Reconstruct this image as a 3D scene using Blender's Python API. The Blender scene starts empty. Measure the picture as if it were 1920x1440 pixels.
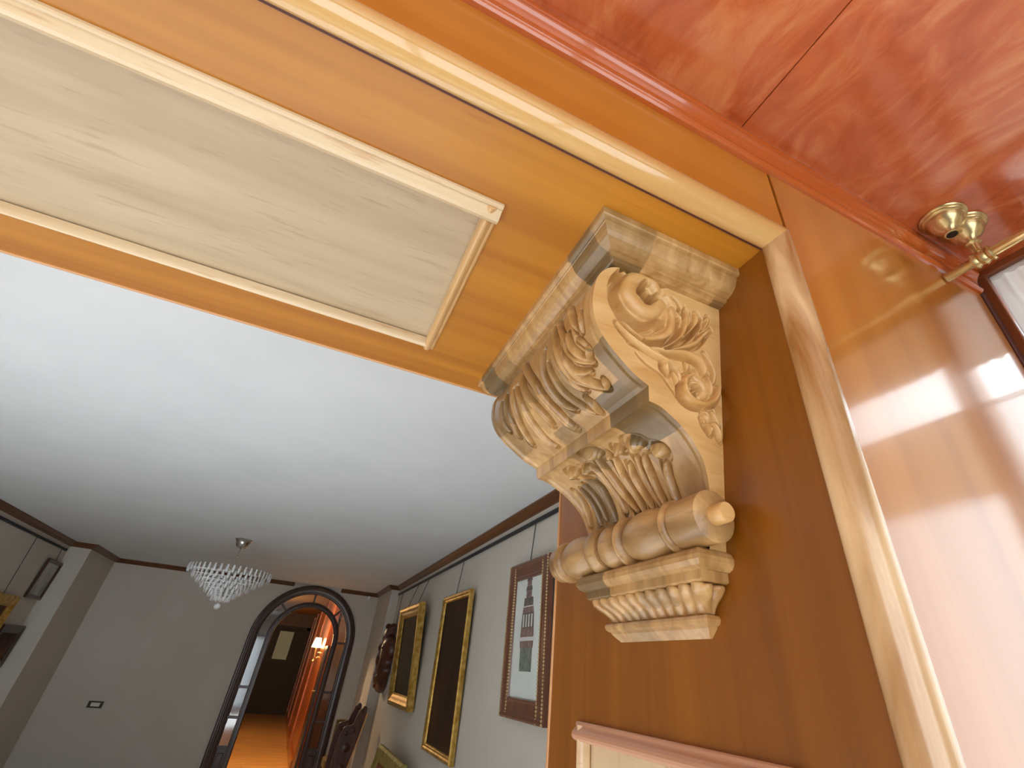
import bpy, bmesh, math, random
import numpy as np
from mathutils import Vector, Matrix

random.seed(7)
scene = bpy.context.scene
COL = scene.collection
CAM_Z = 1.85          # camera height above the floor
U = 0.5               # metres per unit of the archway, measured from the camera

# ------------------------------------------------------------------ camera
cam_data = bpy.data.cameras.new('camera')
cam = bpy.data.objects.new('camera', cam_data)
COL.objects.link(cam)
RC = np.array([[0.9022, -0.4248, 0.0745], [0.2909, 0.4719, -0.8323], [0.3184, 0.7725, 0.5494]])
_u, _s, _v = np.linalg.svd(RC)
RC = _u @ _v
right, down, fwd = RC[0], RC[1], RC[2]
M = Matrix(((right[0], -down[0], -fwd[0], 0), (right[1], -down[1], -fwd[1], 0), (right[2], -down[2], -fwd[2], CAM_Z), (0, 0, 0, 1)))
cam.matrix_world = M
cam_data.sensor_fit = 'HORIZONTAL'
cam_data.sensor_width = 36.0
cam_data.lens = 876.0 / 1920.0 * 36.0
cam_data.shift_x = -(1011.2 - 960.0) / 1920.0
cam_data.shift_y = (695.9 - 720.0) / 1920.0
cam_data.clip_start = 0.02
cam_data.clip_end = 200
scene.camera = cam

# ------------------------------------------------------------------ daylight and exposure
world = bpy.data.worlds.new('daylight')
scene.world = world
world.use_nodes = True
bg = world.node_tree.nodes['Background']
bg.inputs['Color'].default_value = (0.93, 0.965, 1.0, 1)
bg.inputs['Strength'].default_value = 4.0
scene.view_settings.view_transform = 'Standard'
scene.view_settings.look = 'None'
scene.view_settings.gamma = 1.0
scene.view_settings.use_curve_mapping = False
scene.view_settings.exposure = 0.0


def portal(name, loc, rot, sx, sy):
    l = bpy.data.lights.new(name, 'AREA')
    l.shape = 'RECTANGLE'
    l.size, l.size_y = sx, sy
    l.cycles.is_portal = True
    o = bpy.data.objects.new(name, l)
    COL.objects.link(o)
    o.location = loc
    o.rotation_euler = rot
    return o


PI = math.pi
sun_data = bpy.data.lights.new('sun', 'SUN')
sun_data.energy = 26.0
sun_data.angle = 0.01
sun_data.color = (1.0, 1.0, 1.0)
sun = bpy.data.objects.new('sun', sun_data)
COL.objects.link(sun)
sun.rotation_euler = Vector((-0.10, 1.0, -0.53)).to_track_quat('-Z', 'Y').to_euler()
portal('portal_back', (-1.25, -1.30, 1.35), (PI / 2, 0, 0), 4.4, 2.2)        # faces into the bay
portal('portal_right', (1.06, -0.42, 1.6), (PI / 2, 0, PI / 2), 1.3, 1.9)


def lamp(name, loc, energy, color, radius):
    l = bpy.data.lights.new(name, 'POINT')
    l.energy, l.color, l.shadow_soft_size = energy, color, radius
    o = bpy.data.objects.new(name, l)
    COL.objects.link(o)
    o.location = loc
    return o


# ------------------------------------------------------------------ materials
def lin(r, g, b):
    f = lambda c: (c / 255 / 12.92) if c <= 10 else ((c / 255 + 0.055) / 1.055) ** 2.4
    return (f(r), f(g), f(b), 1)


def base_mat(name, color, rough=0.5, metal=0.0, coat=0.0, coat_rough=0.05, spec=0.5):
    m = bpy.data.materials.new(name)
    m.use_nodes = True
    p = m.node_tree.nodes['Principled BSDF']
    p.inputs['Base Color'].default_value = color
    p.inputs['Roughness'].default_value = rough
    p.inputs['Metallic'].default_value = metal
    p.inputs['Coat Weight'].default_value = coat
    p.inputs['Coat Roughness'].default_value = coat_rough
    p.inputs['Specular IOR Level'].default_value = spec
    return m


def noise_color(m, c1, c2, scale=(1, 1, 1), nscale=4.0, detail=4, lo=0.3, hi=0.7, distortion=0.0, bump=0.0, extra=None):
    nt = m.node_tree
    p = nt.nodes['Principled BSDF']
    tc = nt.nodes.new('ShaderNodeTexCoord')
    mp = nt.nodes.new('ShaderNodeMapping')
    mp.inputs['Scale'].default_value = scale
    nt.links.new(tc.outputs['Object'], mp.inputs['Vector'])
    n = nt.nodes.new('ShaderNodeTexNoise')
    n.inputs['Scale'].default_value = nscale
    n.inputs['Detail'].default_value = detail
    n.inputs['Distortion'].default_value = distortion
    nt.links.new(mp.outputs['Vector'], n.inputs['Vector'])
    r = nt.nodes.new('ShaderNodeValToRGB')
    r.color_ramp.elements[0].position = lo
    r.color_ramp.elements[1].position = hi
    r.color_ramp.elements[0].color = c1
    r.color_ramp.elements[1].color = c2
    nt.links.new(n.outputs['Fac'], r.inputs['Fac'])
    out = r.outputs['Color']
    if extra:                      # a second, finer set of dark pores: (color, scale vector, scale, lo, hi)
        mp2 = nt.nodes.new('ShaderNodeMapping')
        mp2.inputs['Scale'].default_value = extra[1]
        nt.links.new(tc.outputs['Object'], mp2.inputs['Vector'])
        n2 = nt.nodes.new('ShaderNodeTexNoise')
        n2.inputs['Scale'].default_value = extra[2]
        n2.inputs['Detail'].default_value = 3
        nt.links.new(mp2.outputs['Vector'], n2.inputs['Vector'])
        mr = nt.nodes.new('ShaderNodeMapRange')
        mr.inputs['From Min'].default_value = extra[3]
        mr.inputs['From Max'].default_value = extra[4]
        nt.links.new(n2.outputs['Fac'], mr.inputs['Value'])
        mx = nt.nodes.new('ShaderNodeMixRGB')
        mx.inputs['Color2'].default_value = extra[0]
        nt.links.new(mr.outputs['Result'], mx.inputs['Fac'])
        nt.links.new(out, mx.inputs['Color1'])
        out = mx.outputs['Color']
    nt.links.new(out, p.inputs['Base Color'])
    if bump:
        b = nt.nodes.new('ShaderNodeBump')
        b.inputs['Strength'].default_value = bump
        b.inputs['Distance'].default_value = 0.002
        nt.links.new(n.outputs['Fac'], b.inputs['Height'])
        nt.links.new(b.outputs['Normal'], p.inputs['Normal'])
    return m


def wood(name, c1, c2, axis, rough=0.4, coat=0.0, coat_rough=0.05, grain=14, stretch=18, pores=None, pore_lo=0.6, pore_hi=0.72, spec=0.5, bump=0.0):
    m = base_mat(name, c1, rough, 0, coat, coat_rough, spec)
    sc = [1.0, 1.0, 1.0]
    sc['xyz'.index(axis)] = 1.0 / stretch
    sc2 = [1.0, 1.0, 1.0]
    sc2['xyz'.index(axis)] = 1.0 / 9
    ex = (pores, tuple(sc2), grain * 7, pore_lo, pore_hi) if pores else None
    return noise_color(m, c1, c2, tuple(sc), grain, 5, 0.28, 0.72, 0.6, bump, ex)


MAT = {}
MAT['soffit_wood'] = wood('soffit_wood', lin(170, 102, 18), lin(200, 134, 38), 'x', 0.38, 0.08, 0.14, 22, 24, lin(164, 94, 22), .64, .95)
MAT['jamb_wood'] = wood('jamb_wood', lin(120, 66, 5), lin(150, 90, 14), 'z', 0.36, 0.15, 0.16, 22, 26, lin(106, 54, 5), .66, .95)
MAT['front_wood'] = wood('front_wood', lin(172, 102, 28), lin(196, 128, 48), 'z', 0.3, 1.0, 0.11, 14, 22)
MAT['front_wood'].node_tree.nodes['Principled BSDF'].inputs['Coat IOR'].default_value = 1.75
MAT['strip_wood'] = wood('strip_wood', lin(178, 106, 28), lin(202, 132, 50), 'x', 0.3, 0.4, 0.12, 12, 30)
MAT['pale_ply'] = wood('pale_ply', lin(178, 156, 124), lin(204, 182, 150), 'x', 0.5, 0.1, 0.3, 18, 8, lin(158, 132, 100), .58, .95)
MAT['pale_ply_upright'] = wood('pale_ply_upright', lin(206, 182, 142), lin(222, 202, 166), 'z', 0.5, 0.1, 0.3, 16, 9, lin(186, 158, 122), .58, .74)
MAT['pale_molding'] = wood('pale_molding', lin(206, 174, 130), lin(230, 206, 170), 'x', 0.28, 0.5, 0.18, 16, 14, lin(200, 160, 118), .6, .74)
MAT['pale_molding_across'] = wood('pale_molding_across', lin(204, 156, 96), lin(226, 188, 134), 'y', 0.3, 0.4, 0.18, 16, 14, lin(182, 130, 76), .6, .74)
MAT['bead_wood'] = wood('bead_wood', lin(190, 140, 76), lin(214, 170, 106), 'x', 0.2, 1.0, 0.05, 20, 16)
MAT['jamb_bead_wood'] = wood('jamb_bead_wood', lin(156, 106, 52), lin(232, 198, 148), 'z', 0.26, 1.0, 0.16, 34, 6)
MAT['edge_wood'] = wood('edge_wood', lin(200, 140, 84), lin(216, 160, 104), 'x', 0.4, 0.2, 0.2)
MAT['rose_molding'] = wood('rose_molding', lin(176, 120, 92), lin(198, 146, 112), 'y', 0.4, 0.3, 0.2, 14, 14)
MAT['dark_gap'] = base_mat('dark_gap', lin(84, 40, 30), 0.6)
MAT['red_molding'] = wood('red_molding', lin(180, 80, 26), lin(198, 102, 44), 'x', 0.2, 1.0, 0.04, 8, 30)
MAT['crown_wood'] = wood('crown_wood', lin(90, 48, 16), lin(112, 64, 26), 'y', 0.4, 0.3, 0.2, 20, 14)
MAT['plaster_ceiling'] = noise_color(base_mat('plaster_ceiling', lin(232, 234, 236), 0.8, spec=0.2), lin(230, 232, 235), lin(236, 238, 240), (1, 1, 1), 2)
MAT['plaster_wall'] = noise_color(base_mat('plaster_wall', lin(206, 202, 194), 0.75, spec=0.25), lin(206, 198, 186), lin(212, 205, 195), (1, 1, 1), 1.2)
MAT['gold'] = noise_color(base_mat('gold', lin(200, 160, 80), 0.35, 0.75), lin(170, 126, 42), lin(226, 190, 108), (1, 1, 1), 18)
MAT['gold_beads'] = base_mat('gold_beads', lin(216, 190, 140), 0.3, 0.7)
MAT['brown_frame'] = wood('brown_frame', lin(92, 48, 28), lin(120, 68, 42), 'z', 0.3, 0.5, 0.15, 20, 14)
MAT['dark_brown'] = wood('dark_brown', lin(62, 36, 24), lin(84, 50, 34), 'z', 0.3, 0.4, 0.2, 20, 14)
MAT['arch_wood'] = wood('arch_wood', lin(50, 28, 22), lin(70, 42, 32), 'z', 0.34, 0.2, 0.2, 20, 14)
MAT['black_metal'] = base_mat('black_metal', lin(34, 36, 38), 0.45, 0.3)
MAT['wire'] = base_mat('wire', lin(88, 88, 90), 0.5, 0.5)
MAT['brass'] = noise_color(base_mat('brass', lin(214, 176, 104), 0.24, 0.78), lin(206, 178, 116), lin(232, 210, 160), (1, 1, 1), 30)
MAT['brass_dark'] = base_mat('brass_dark', lin(40, 28, 12), 0.6, 0.3)
MAT['chrome'] = base_mat('chrome', lin(200, 196, 192), 0.16, 1.0)
MAT['white_plastic'] = base_mat('white_plastic', lin(226, 226, 222), 0.4)
MAT['paper'] = noise_color(base_mat('paper', lin(222, 228, 222), 0.6, coat=0.6), lin(216, 224, 218), lin(228, 232, 228), (1, 1, 1), 5)
MAT['bounce_floor'] = wood('bounce_floor', lin(208, 208, 208), lin(220, 220, 220), 'y', 0.6, 0.0, 0.15, 8, 20)  # unseen room floor, pale grey chosen to bounce daylight onto the ceiling
MAT['hall_floor'] = wood('hall_floor', lin(184, 130, 62), lin(230, 184, 112), 'x', 0.3, 0.3, 0.15, 9, 8)
MAT['hall_wood'] = wood('hall_wood', lin(150, 74, 26), lin(172, 92, 40), 'z', 0.3, 0.4, 0.15, 10, 16)
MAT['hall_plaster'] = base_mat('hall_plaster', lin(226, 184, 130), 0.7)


def red_veneer():
    m = base_mat('red_veneer', lin(190, 84, 52), 0.2, 0, 1.0, 0.09)
    nt = m.node_tree
    p = nt.nodes['Principled BSDF']
    tc = nt.nodes.new('ShaderNodeTexCoord')
    mp = nt.nodes.new('ShaderNodeMapping')
    mp.inputs['Scale'].default_value = (3.2, 1.5, 1)
    mp.inputs['Rotation'].default_value = (0, 0, 0.5)
    nt.links.new(tc.outputs['Object'], mp.inputs['Vector'])
    n = nt.nodes.new('ShaderNodeTexNoise')
    n.inputs['Scale'].default_value = 5
    n.inputs['Detail'].default_value = 8
    n.inputs['Distortion'].default_value = 1.2
    n.inputs['Roughness'].default_value = 0.62
    nt.links.new(mp.outputs['Vector'], n.inputs['Vector'])
    r = nt.nodes.new('ShaderNodeValToRGB')
    e = r.color_ramp.elements
    e[0].position, e[0].color = 0.30, lin(170, 74, 32)
    e[1].position, e[1].color = 0.72, lin(216, 136, 84)
    k = r.color_ramp.elements.new(0.5)
    k.color = lin(196, 100, 52)
    nt.links.new(n.outputs['Fac'], r.inputs['Fac'])
    nt.links.new(r.outputs['Color'], p.inputs['Base Color'])
    return m


MAT['red_veneer'] = red_veneer()


def carved_oak():
    """glue-laminated carved oak: boards side by side across y, blocks of uneven darker tone along them"""
    m = base_mat('carved_oak', lin(196, 150, 92), 0.4, 0, 0.6, 0.17)
    nt = m.node_tree
    p = nt.nodes['Principled BSDF']
    tc = nt.nodes.new('ShaderNodeTexCoord')

    def cells(size, off):
        mp = nt.nodes.new('ShaderNodeMapping')
        mp.inputs['Location'].default_value = off
        nt.links.new(tc.outputs['Object'], mp.inputs['Vector'])
        sn = nt.nodes.new('ShaderNodeVectorMath')
        sn.operation = 'SNAP'
        sn.inputs[1].default_value = size
        nt.links.new(mp.outputs['Vector'], sn.inputs[0])
        w = nt.nodes.new('ShaderNodeTexWhiteNoise')
        nt.links.new(sn.outputs['Vector'], w.inputs['Vector'])
        return w.outputs['Value']

    c1 = cells((0.12, 0.061, 0.083), (0.02, 0.013, 0.031))
    mp = nt.nodes.new('ShaderNodeMapping')
    mp.inputs['Scale'].default_value = (1.0, 1.0, 0.16)
    mp.inputs['Rotation'].default_value = (0, 0.6, 0)
    nt.links.new(tc.outputs['Object'], mp.inputs['Vector'])
    n = nt.nodes.new('ShaderNodeTexNoise')
    n.inputs['Scale'].default_value = 46
    n.inputs['Detail'].default_value = 5
    n.inputs['Distortion'].default_value = 0.8
    nt.links.new(mp.outputs['Vector'], n.inputs['Vector'])
    r = nt.nodes.new('ShaderNodeValToRGB')
    e = r.color_ramp.elements
    e[0].position, e[0].color = 0.3, lin(164, 120, 64)
    e[1].position, e[1].color = 0.68, lin(206, 164, 106)
    nt.links.new(n.outputs['Fac'], r.inputs['Fac'])
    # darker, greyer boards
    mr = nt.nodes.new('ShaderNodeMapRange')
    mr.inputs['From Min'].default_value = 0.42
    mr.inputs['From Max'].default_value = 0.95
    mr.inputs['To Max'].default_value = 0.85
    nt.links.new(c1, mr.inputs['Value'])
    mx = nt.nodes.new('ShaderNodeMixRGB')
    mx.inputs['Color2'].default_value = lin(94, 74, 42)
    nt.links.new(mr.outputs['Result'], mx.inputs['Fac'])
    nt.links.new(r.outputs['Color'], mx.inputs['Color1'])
    # smoky darker blotches
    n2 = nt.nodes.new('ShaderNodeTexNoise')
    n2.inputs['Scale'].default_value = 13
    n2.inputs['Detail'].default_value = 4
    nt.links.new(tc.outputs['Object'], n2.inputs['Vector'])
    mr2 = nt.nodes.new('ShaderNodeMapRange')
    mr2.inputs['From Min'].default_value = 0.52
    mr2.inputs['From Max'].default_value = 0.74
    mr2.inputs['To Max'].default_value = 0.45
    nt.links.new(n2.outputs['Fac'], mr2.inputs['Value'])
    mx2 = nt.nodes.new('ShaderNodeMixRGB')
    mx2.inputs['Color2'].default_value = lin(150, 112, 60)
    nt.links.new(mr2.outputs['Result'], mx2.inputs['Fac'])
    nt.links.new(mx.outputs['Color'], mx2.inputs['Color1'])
    nt.links.new(mx2.outputs['Color'], p.inputs['Base Color'])
    return m


MAT['carved_oak'] = carved_oak()
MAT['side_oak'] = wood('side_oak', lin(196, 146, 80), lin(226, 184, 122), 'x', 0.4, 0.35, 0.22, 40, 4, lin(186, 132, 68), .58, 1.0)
MAT['roller_oak'] = wood('roller_oak', lin(112, 78, 38), lin(206, 164, 106), 'y', 0.4, 0.4, 0.2, 22, 5, lin(124, 86, 46), .6, .9)


def glass_mat(name, tint=(0.93, 0.96, 0.97, 1), ior=1.5, rough=0.0):
    m = bpy.data.materials.new(name)
    m.use_nodes = True
    nt = m.node_tree
    nt.nodes.remove(nt.nodes['Principled BSDF'])
    out = nt.nodes['Material Output']
    tr = nt.nodes.new('ShaderNodeBsdfTransparent')
    tr.inputs['Color'].default_value = tint
    gl = nt.nodes.new('ShaderNodeBsdfGlossy')
    gl.inputs['Roughness'].default_value = rough
    fr = nt.nodes.new('ShaderNodeFresnel')
    fr.inputs['IOR'].default_value = ior
    mx = nt.nodes.new('ShaderNodeMixShader')
    nt.links.new(fr.outputs['Fac'], mx.inputs['Fac'])
    nt.links.new(tr.outputs['BSDF'], mx.inputs[1])
    nt.links.new(gl.outputs['BSDF'], mx.inputs[2])
    nt.links.new(mx.outputs['Shader'], out.inputs['Surface'])
    return m


MAT['glass'] = glass_mat('glass')
MAT['door_glass'] = glass_mat('door_glass', (0.8, 0.82, 0.84, 1), 1.9, 0.06)
MAT['crystal'] = glass_mat('crystal', (0.97, 0.98, 0.99, 1), 2.4, 0.15)
_nt = MAT['crystal'].node_tree
_d = _nt.nodes.new('ShaderNodeBsdfTranslucent')
_d.inputs['Color'].default_value = (0.95, 0.97, 1, 1)
_dd = _nt.nodes.new('ShaderNodeBsdfDiffuse')
_dd.inputs['Color'].default_value = (0.95, 0.97, 1, 1)
_a = _nt.nodes.new('ShaderNodeAddShader')
_nt.links.new(_d.outputs['BSDF'], _a.inputs[0])
_nt.links.new(_dd.outputs['BSDF'], _a.inputs[1])
_mx = _nt.nodes.new('ShaderNodeMixShader')
_mx.inputs['Fac'].default_value = 0.3
_old = _nt.nodes['Material Output'].inputs['Surface'].links[0].from_socket
_nt.links.new(_old, _mx.inputs[1])
_nt.links.new(_a.outputs['Shader'], _mx.inputs[2])
_nt.links.new(_mx.outputs['Shader'], _nt.nodes['Material Output'].inputs['Surface'])


def sheer_mat(name, color, transparent, translucent):
    m = bpy.data.materials.new(name)
    m.use_nodes = True
    nt = m.node_tree
    nt.nodes.remove(nt.nodes['Principled BSDF'])
    out = nt.nodes['Material Output']
    d = nt.nodes.new('ShaderNodeBsdfDiffuse')
    d.inputs['Color'].default_value = color
    t = nt.nodes.new('ShaderNodeBsdfTranslucent')
    t.inputs['Color'].default_value = color
    a = nt.nodes.new('ShaderNodeMixShader')
    a.inputs['Fac'].default_value = translucent
    nt.links.new(d.outputs['BSDF'], a.inputs[1])
    nt.links.new(t.outputs['BSDF'], a.inputs[2])
    tr = nt.nodes.new('ShaderNodeBsdfTransparent')
    b = nt.nodes.new('ShaderNodeMixShader')
    b.inputs['Fac'].default_value = transparent
    nt.links.new(a.outputs['Shader'], b.inputs[1])
    nt.links.new(tr.outputs['BSDF'], b.inputs[2])
    nt.links.new(b.outputs['Shader'], out.inputs['Surface'])
    return m


MAT['linen'] = sheer_mat('linen', lin(240, 239, 236), 0.0, 0.32)
MAT['lining'] = sheer_mat('lining', lin(236, 228, 214), 0.0, 0.45)
MAT['ecru'] = sheer_mat('ecru', lin(212, 200, 182), 0.0, 0.2)
MAT['voile'] = sheer_mat('voile', lin(248, 247, 245), 0.55, 0.6)


def emit_mat(name, color, strength):
    m = bpy.data.materials.new(name)
    m.use_nodes = True
    p = m.node_tree.nodes['Principled BSDF']
    p.inputs['Base Color'].default_value = color
    p.inputs['Emission Color'].default_value = color
    p.inputs['Emission Strength'].default_value = strength
    return m


MAT['lampshade'] = emit_mat('lampshade', lin(255, 226, 170), 6.0)


# ------------------------------------------------------------------ mesh helpers
class MB:
    """collects shapes for ONE mesh object"""

    def __init__(self):
        self.v, self.f, self.s = [], [], []

    def add(self, verts, faces, smooth=False):
        o = len(self.v)
        self.v += [tuple(map(float, p)) for p in verts]
        self.f += [tuple(i + o for i in f) for f in faces]
        self.s += [smooth] * len(faces)
        return self

    def box(self, a, b):
        (x0, y0, z0), (x1, y1, z1) = a, b
        v = [(x0, y0, z0), (x1, y0, z0), (x1, y1, z0), (x0, y1, z0), (x0, y0, z1), (x1, y0, z1), (x1, y1, z1), (x0, y1, z1)]
        return self.add(v, [(0, 3, 2, 1), (4, 5, 6, 7), (0, 1, 5, 4), (1, 2, 6, 5), (2, 3, 7, 6), (3, 0, 4, 7)])

    def loft(self, rings, closed=True, caps=True, smooth=True):
        n = len(rings[0])
        v = [p for r in rings for p in r]
        f = []
        m = n if closed else n - 1
        for i in range(len(rings) - 1):
            for j in range(m):
                k = (j + 1) % n
                f.append((i * n + j, i * n + k, (i + 1) * n + k, (i + 1) * n + j))
        self.add(v, f, smooth)
        if caps and closed:
            self.add(rings[0], [tuple(range(n - 1, -1, -1))])
            self.add(rings[-1], [tuple(range(n))])
        return self

    def lathe(self, prof, origin, axis='z', seg=32, smooth=True, sx=1.0):
        """prof: (radius, height along the axis)"""
        rings = []
        for r, h in prof:
            ring = []
            for k in range(seg):
                a = 2 * PI * k / seg
                c, s = r * math.cos(a) * sx, r * math.sin(a)
                p = {'z': (c, s, h), 'y': (c, h, s), 'x': (h, c, s)}[axis]
                ring.append((origin[0] + p[0], origin[1] + p[1], origin[2] + p[2]))
            rings.append(ring)
        return self.loft(rings, True, True, smooth)

    def tube(self, pts, r, seg=8):
        pts = [Vector(p) for p in pts]
        rings = []
        for i, p in enumerate(pts):
            t = (pts[min(i + 1, len(pts) - 1)] - pts[max(i - 1, 0)]).normalized()
            a = t.orthogonal().normalized() if i == 0 else (a - t * a.dot(t)).normalized()
            b = t.cross(a)
            rr = r[i] if isinstance(r, (list, tuple)) else r
            rings.append([tuple(p + rr * (math.cos(2 * PI * k / seg) * a + math.sin(2 * PI * k / seg) * b)) for k in range(seg)])
        return self.loft(rings)

    def grid(self, A, smooth=True):
        """A: array (n, m, 3)"""
        n, m = A.shape[:2]
        v = A.reshape(-1, 3).tolist()
        f = []
        for i in range(n - 1):
            o = i * m
            for j in range(m - 1):
                f.append((o + j, o + j + 1, o + m + j + 1, o + m + j))
        return self.add(v, f, smooth)

    def build(self, name, mat, parent=None, kind=None, bevel=0.0, local=False, seg=2):
        me = bpy.data.meshes.new(name)
        v = self.v
        if parent is not None and not local:
            q = world_loc(parent)
            v = [(p[0] - q[0], p[1] - q[1], p[2] - q[2]) for p in v]
        me.from_pydata(v, [], self.f)
        me.polygons.foreach_set('use_smooth', self.s)
        bm = bmesh.new()
        bm.from_mesh(me)
        if len(bm.verts) < 20000:
            bmesh.ops.remove_doubles(bm, verts=bm.verts, dist=1e-6)
        bmesh.ops.recalc_face_normals(bm, faces=bm.faces)
        bm.to_mesh(me)
        if any(self.s) and len(me.vertices) < 20000:
            me.set_sharp_from_angle(angle=math.radians(42))
        bm.free()
        me.materials.append(MAT[mat])
        o = bpy.data.objects.new(name, me)
        COL.objects.link(o)
        if parent is not None:
            o.parent = parent
        if kind:
            o['kind'] = kind
        if bevel:
            bv = o.modifiers.new('edge', 'BEVEL')
            bv.width, bv.segments, bv.limit_method = bevel, seg, 'ANGLE'
        return o


def world_loc(o):
    p = Vector((0, 0, 0))
    while o is not None:
        p += o.location
        o = o.parent
    return p


def tag(o, label=None, cat=None, group=None, kind=None):
    for k, v in (('label', label), ('category', cat), ('group', group), ('kind', kind)):
        if v:
            o[k] = v
    return o


def thing(name, label, cat, loc, group=None):
    o = bpy.data.objects.new(name, None)
    COL.objects.link(o)
    o.location = loc
    return tag(o, label, cat, group)


def struct(name):
    o = bpy.data.objects.new(name, None)
    COL.objects.link(o)
    o['kind'] = 'structure'
    return o


def W(x, y, z):
    """archway units, measured from the camera -> metres"""
    return (x * U, y * U, CAM_Z + z * U)


def R3(x, y, z):
    """metres from the camera -> world"""
    return (x, y, CAM_Z + z)


def ubox(mb, a, b):
    return mb.box(W(*a), W(*b))


def rbox(mb, a, b):
    return mb.box(R3(*a), R3(*b))


def sweep(mb, prof, f0, f1, smooth=False, closed=True, caps=True):
    """prof: 2D points; f0/f1 map (p, q) to the two end points"""
    return mb.loft([[f0(*p) for p in prof], [f1(*p) for p in prof]], closed, caps, smooth)


def smooth_path(pts, n=4):
    """Catmull-Rom through 2D points"""
    P = [pts[0]] + list(pts) + [pts[-1]]
    out = []
    for i in range(1, len(P) - 2):
        for k in range(n):
            t = k / n
            out.append(tuple(0.5 * ((2 * P[i][d]) + (-P[i - 1][d] + P[i + 1][d]) * t + (2 * P[i - 1][d] - 5 * P[i][d] + 4 * P[i + 1][d] - P[i + 2][d]) * t * t
                                    + (-P[i - 1][d] + 3 * P[i][d] - 3 * P[i + 1][d] + P[i + 2][d]) * t ** 3) for d in range(len(pts[0]))))
    out.append(tuple(pts[-1]))
    return out

MAT['door_curtain'] = emit_mat('door_curtain', lin(176, 178, 148), 0.10)  # faint emission stands in for backlight through the cloth
MAT['carving_wood'] = wood('carving_wood', lin(60, 24, 10), lin(92, 42, 18), 'z', 0.4, 0.15, 0.2, 18, 8)
MAT['chair_cloth'] = noise_color(base_mat('chair_cloth', lin(80, 34, 16), 0.8), lin(72, 30, 14), lin(98, 48, 22), (1, 1, 1), 24)
MAT['olive_cloth'] = noise_color(base_mat('olive_cloth', lin(96, 78, 44), 0.85), lin(88, 70, 40), lin(112, 92, 56), (1, 1, 1), 24)
MAT['olive_gold'] = noise_color(base_mat('olive_gold', lin(150, 136, 62), 0.5, 0.2), lin(132, 118, 50), lin(170, 156, 84), (1, 1, 1), 9)
MAT['rust_cloth'] = base_mat('rust_cloth', lin(128, 66, 30), 0.8)
MAT['cream_canvas'] = noise_color(base_mat('cream_canvas', lin(206, 200, 170), 0.7), lin(196, 190, 158), lin(214, 208, 182), (1, 1, 1), 6)
MAT['switch_bronze'] = base_mat('switch_bronze', lin(62, 54, 34), 0.45, 0.4)
MAT['bay_floor'] = base_mat('bay_floor', lin(128, 118, 104), 0.6)
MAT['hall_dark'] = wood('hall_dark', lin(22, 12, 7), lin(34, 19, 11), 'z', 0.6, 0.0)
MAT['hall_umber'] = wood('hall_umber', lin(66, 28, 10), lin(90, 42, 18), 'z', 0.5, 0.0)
MAT['window_wood'] = wood('window_wood', lin(122, 62, 30), lin(146, 80, 42), 'z', 0.35, 0.4, 0.15, 18, 14)
MAT['recess_wood'] = wood('recess_wood', lin(120, 92, 70), lin(140, 110, 86), 'z', 0.5, 0.0)
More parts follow.
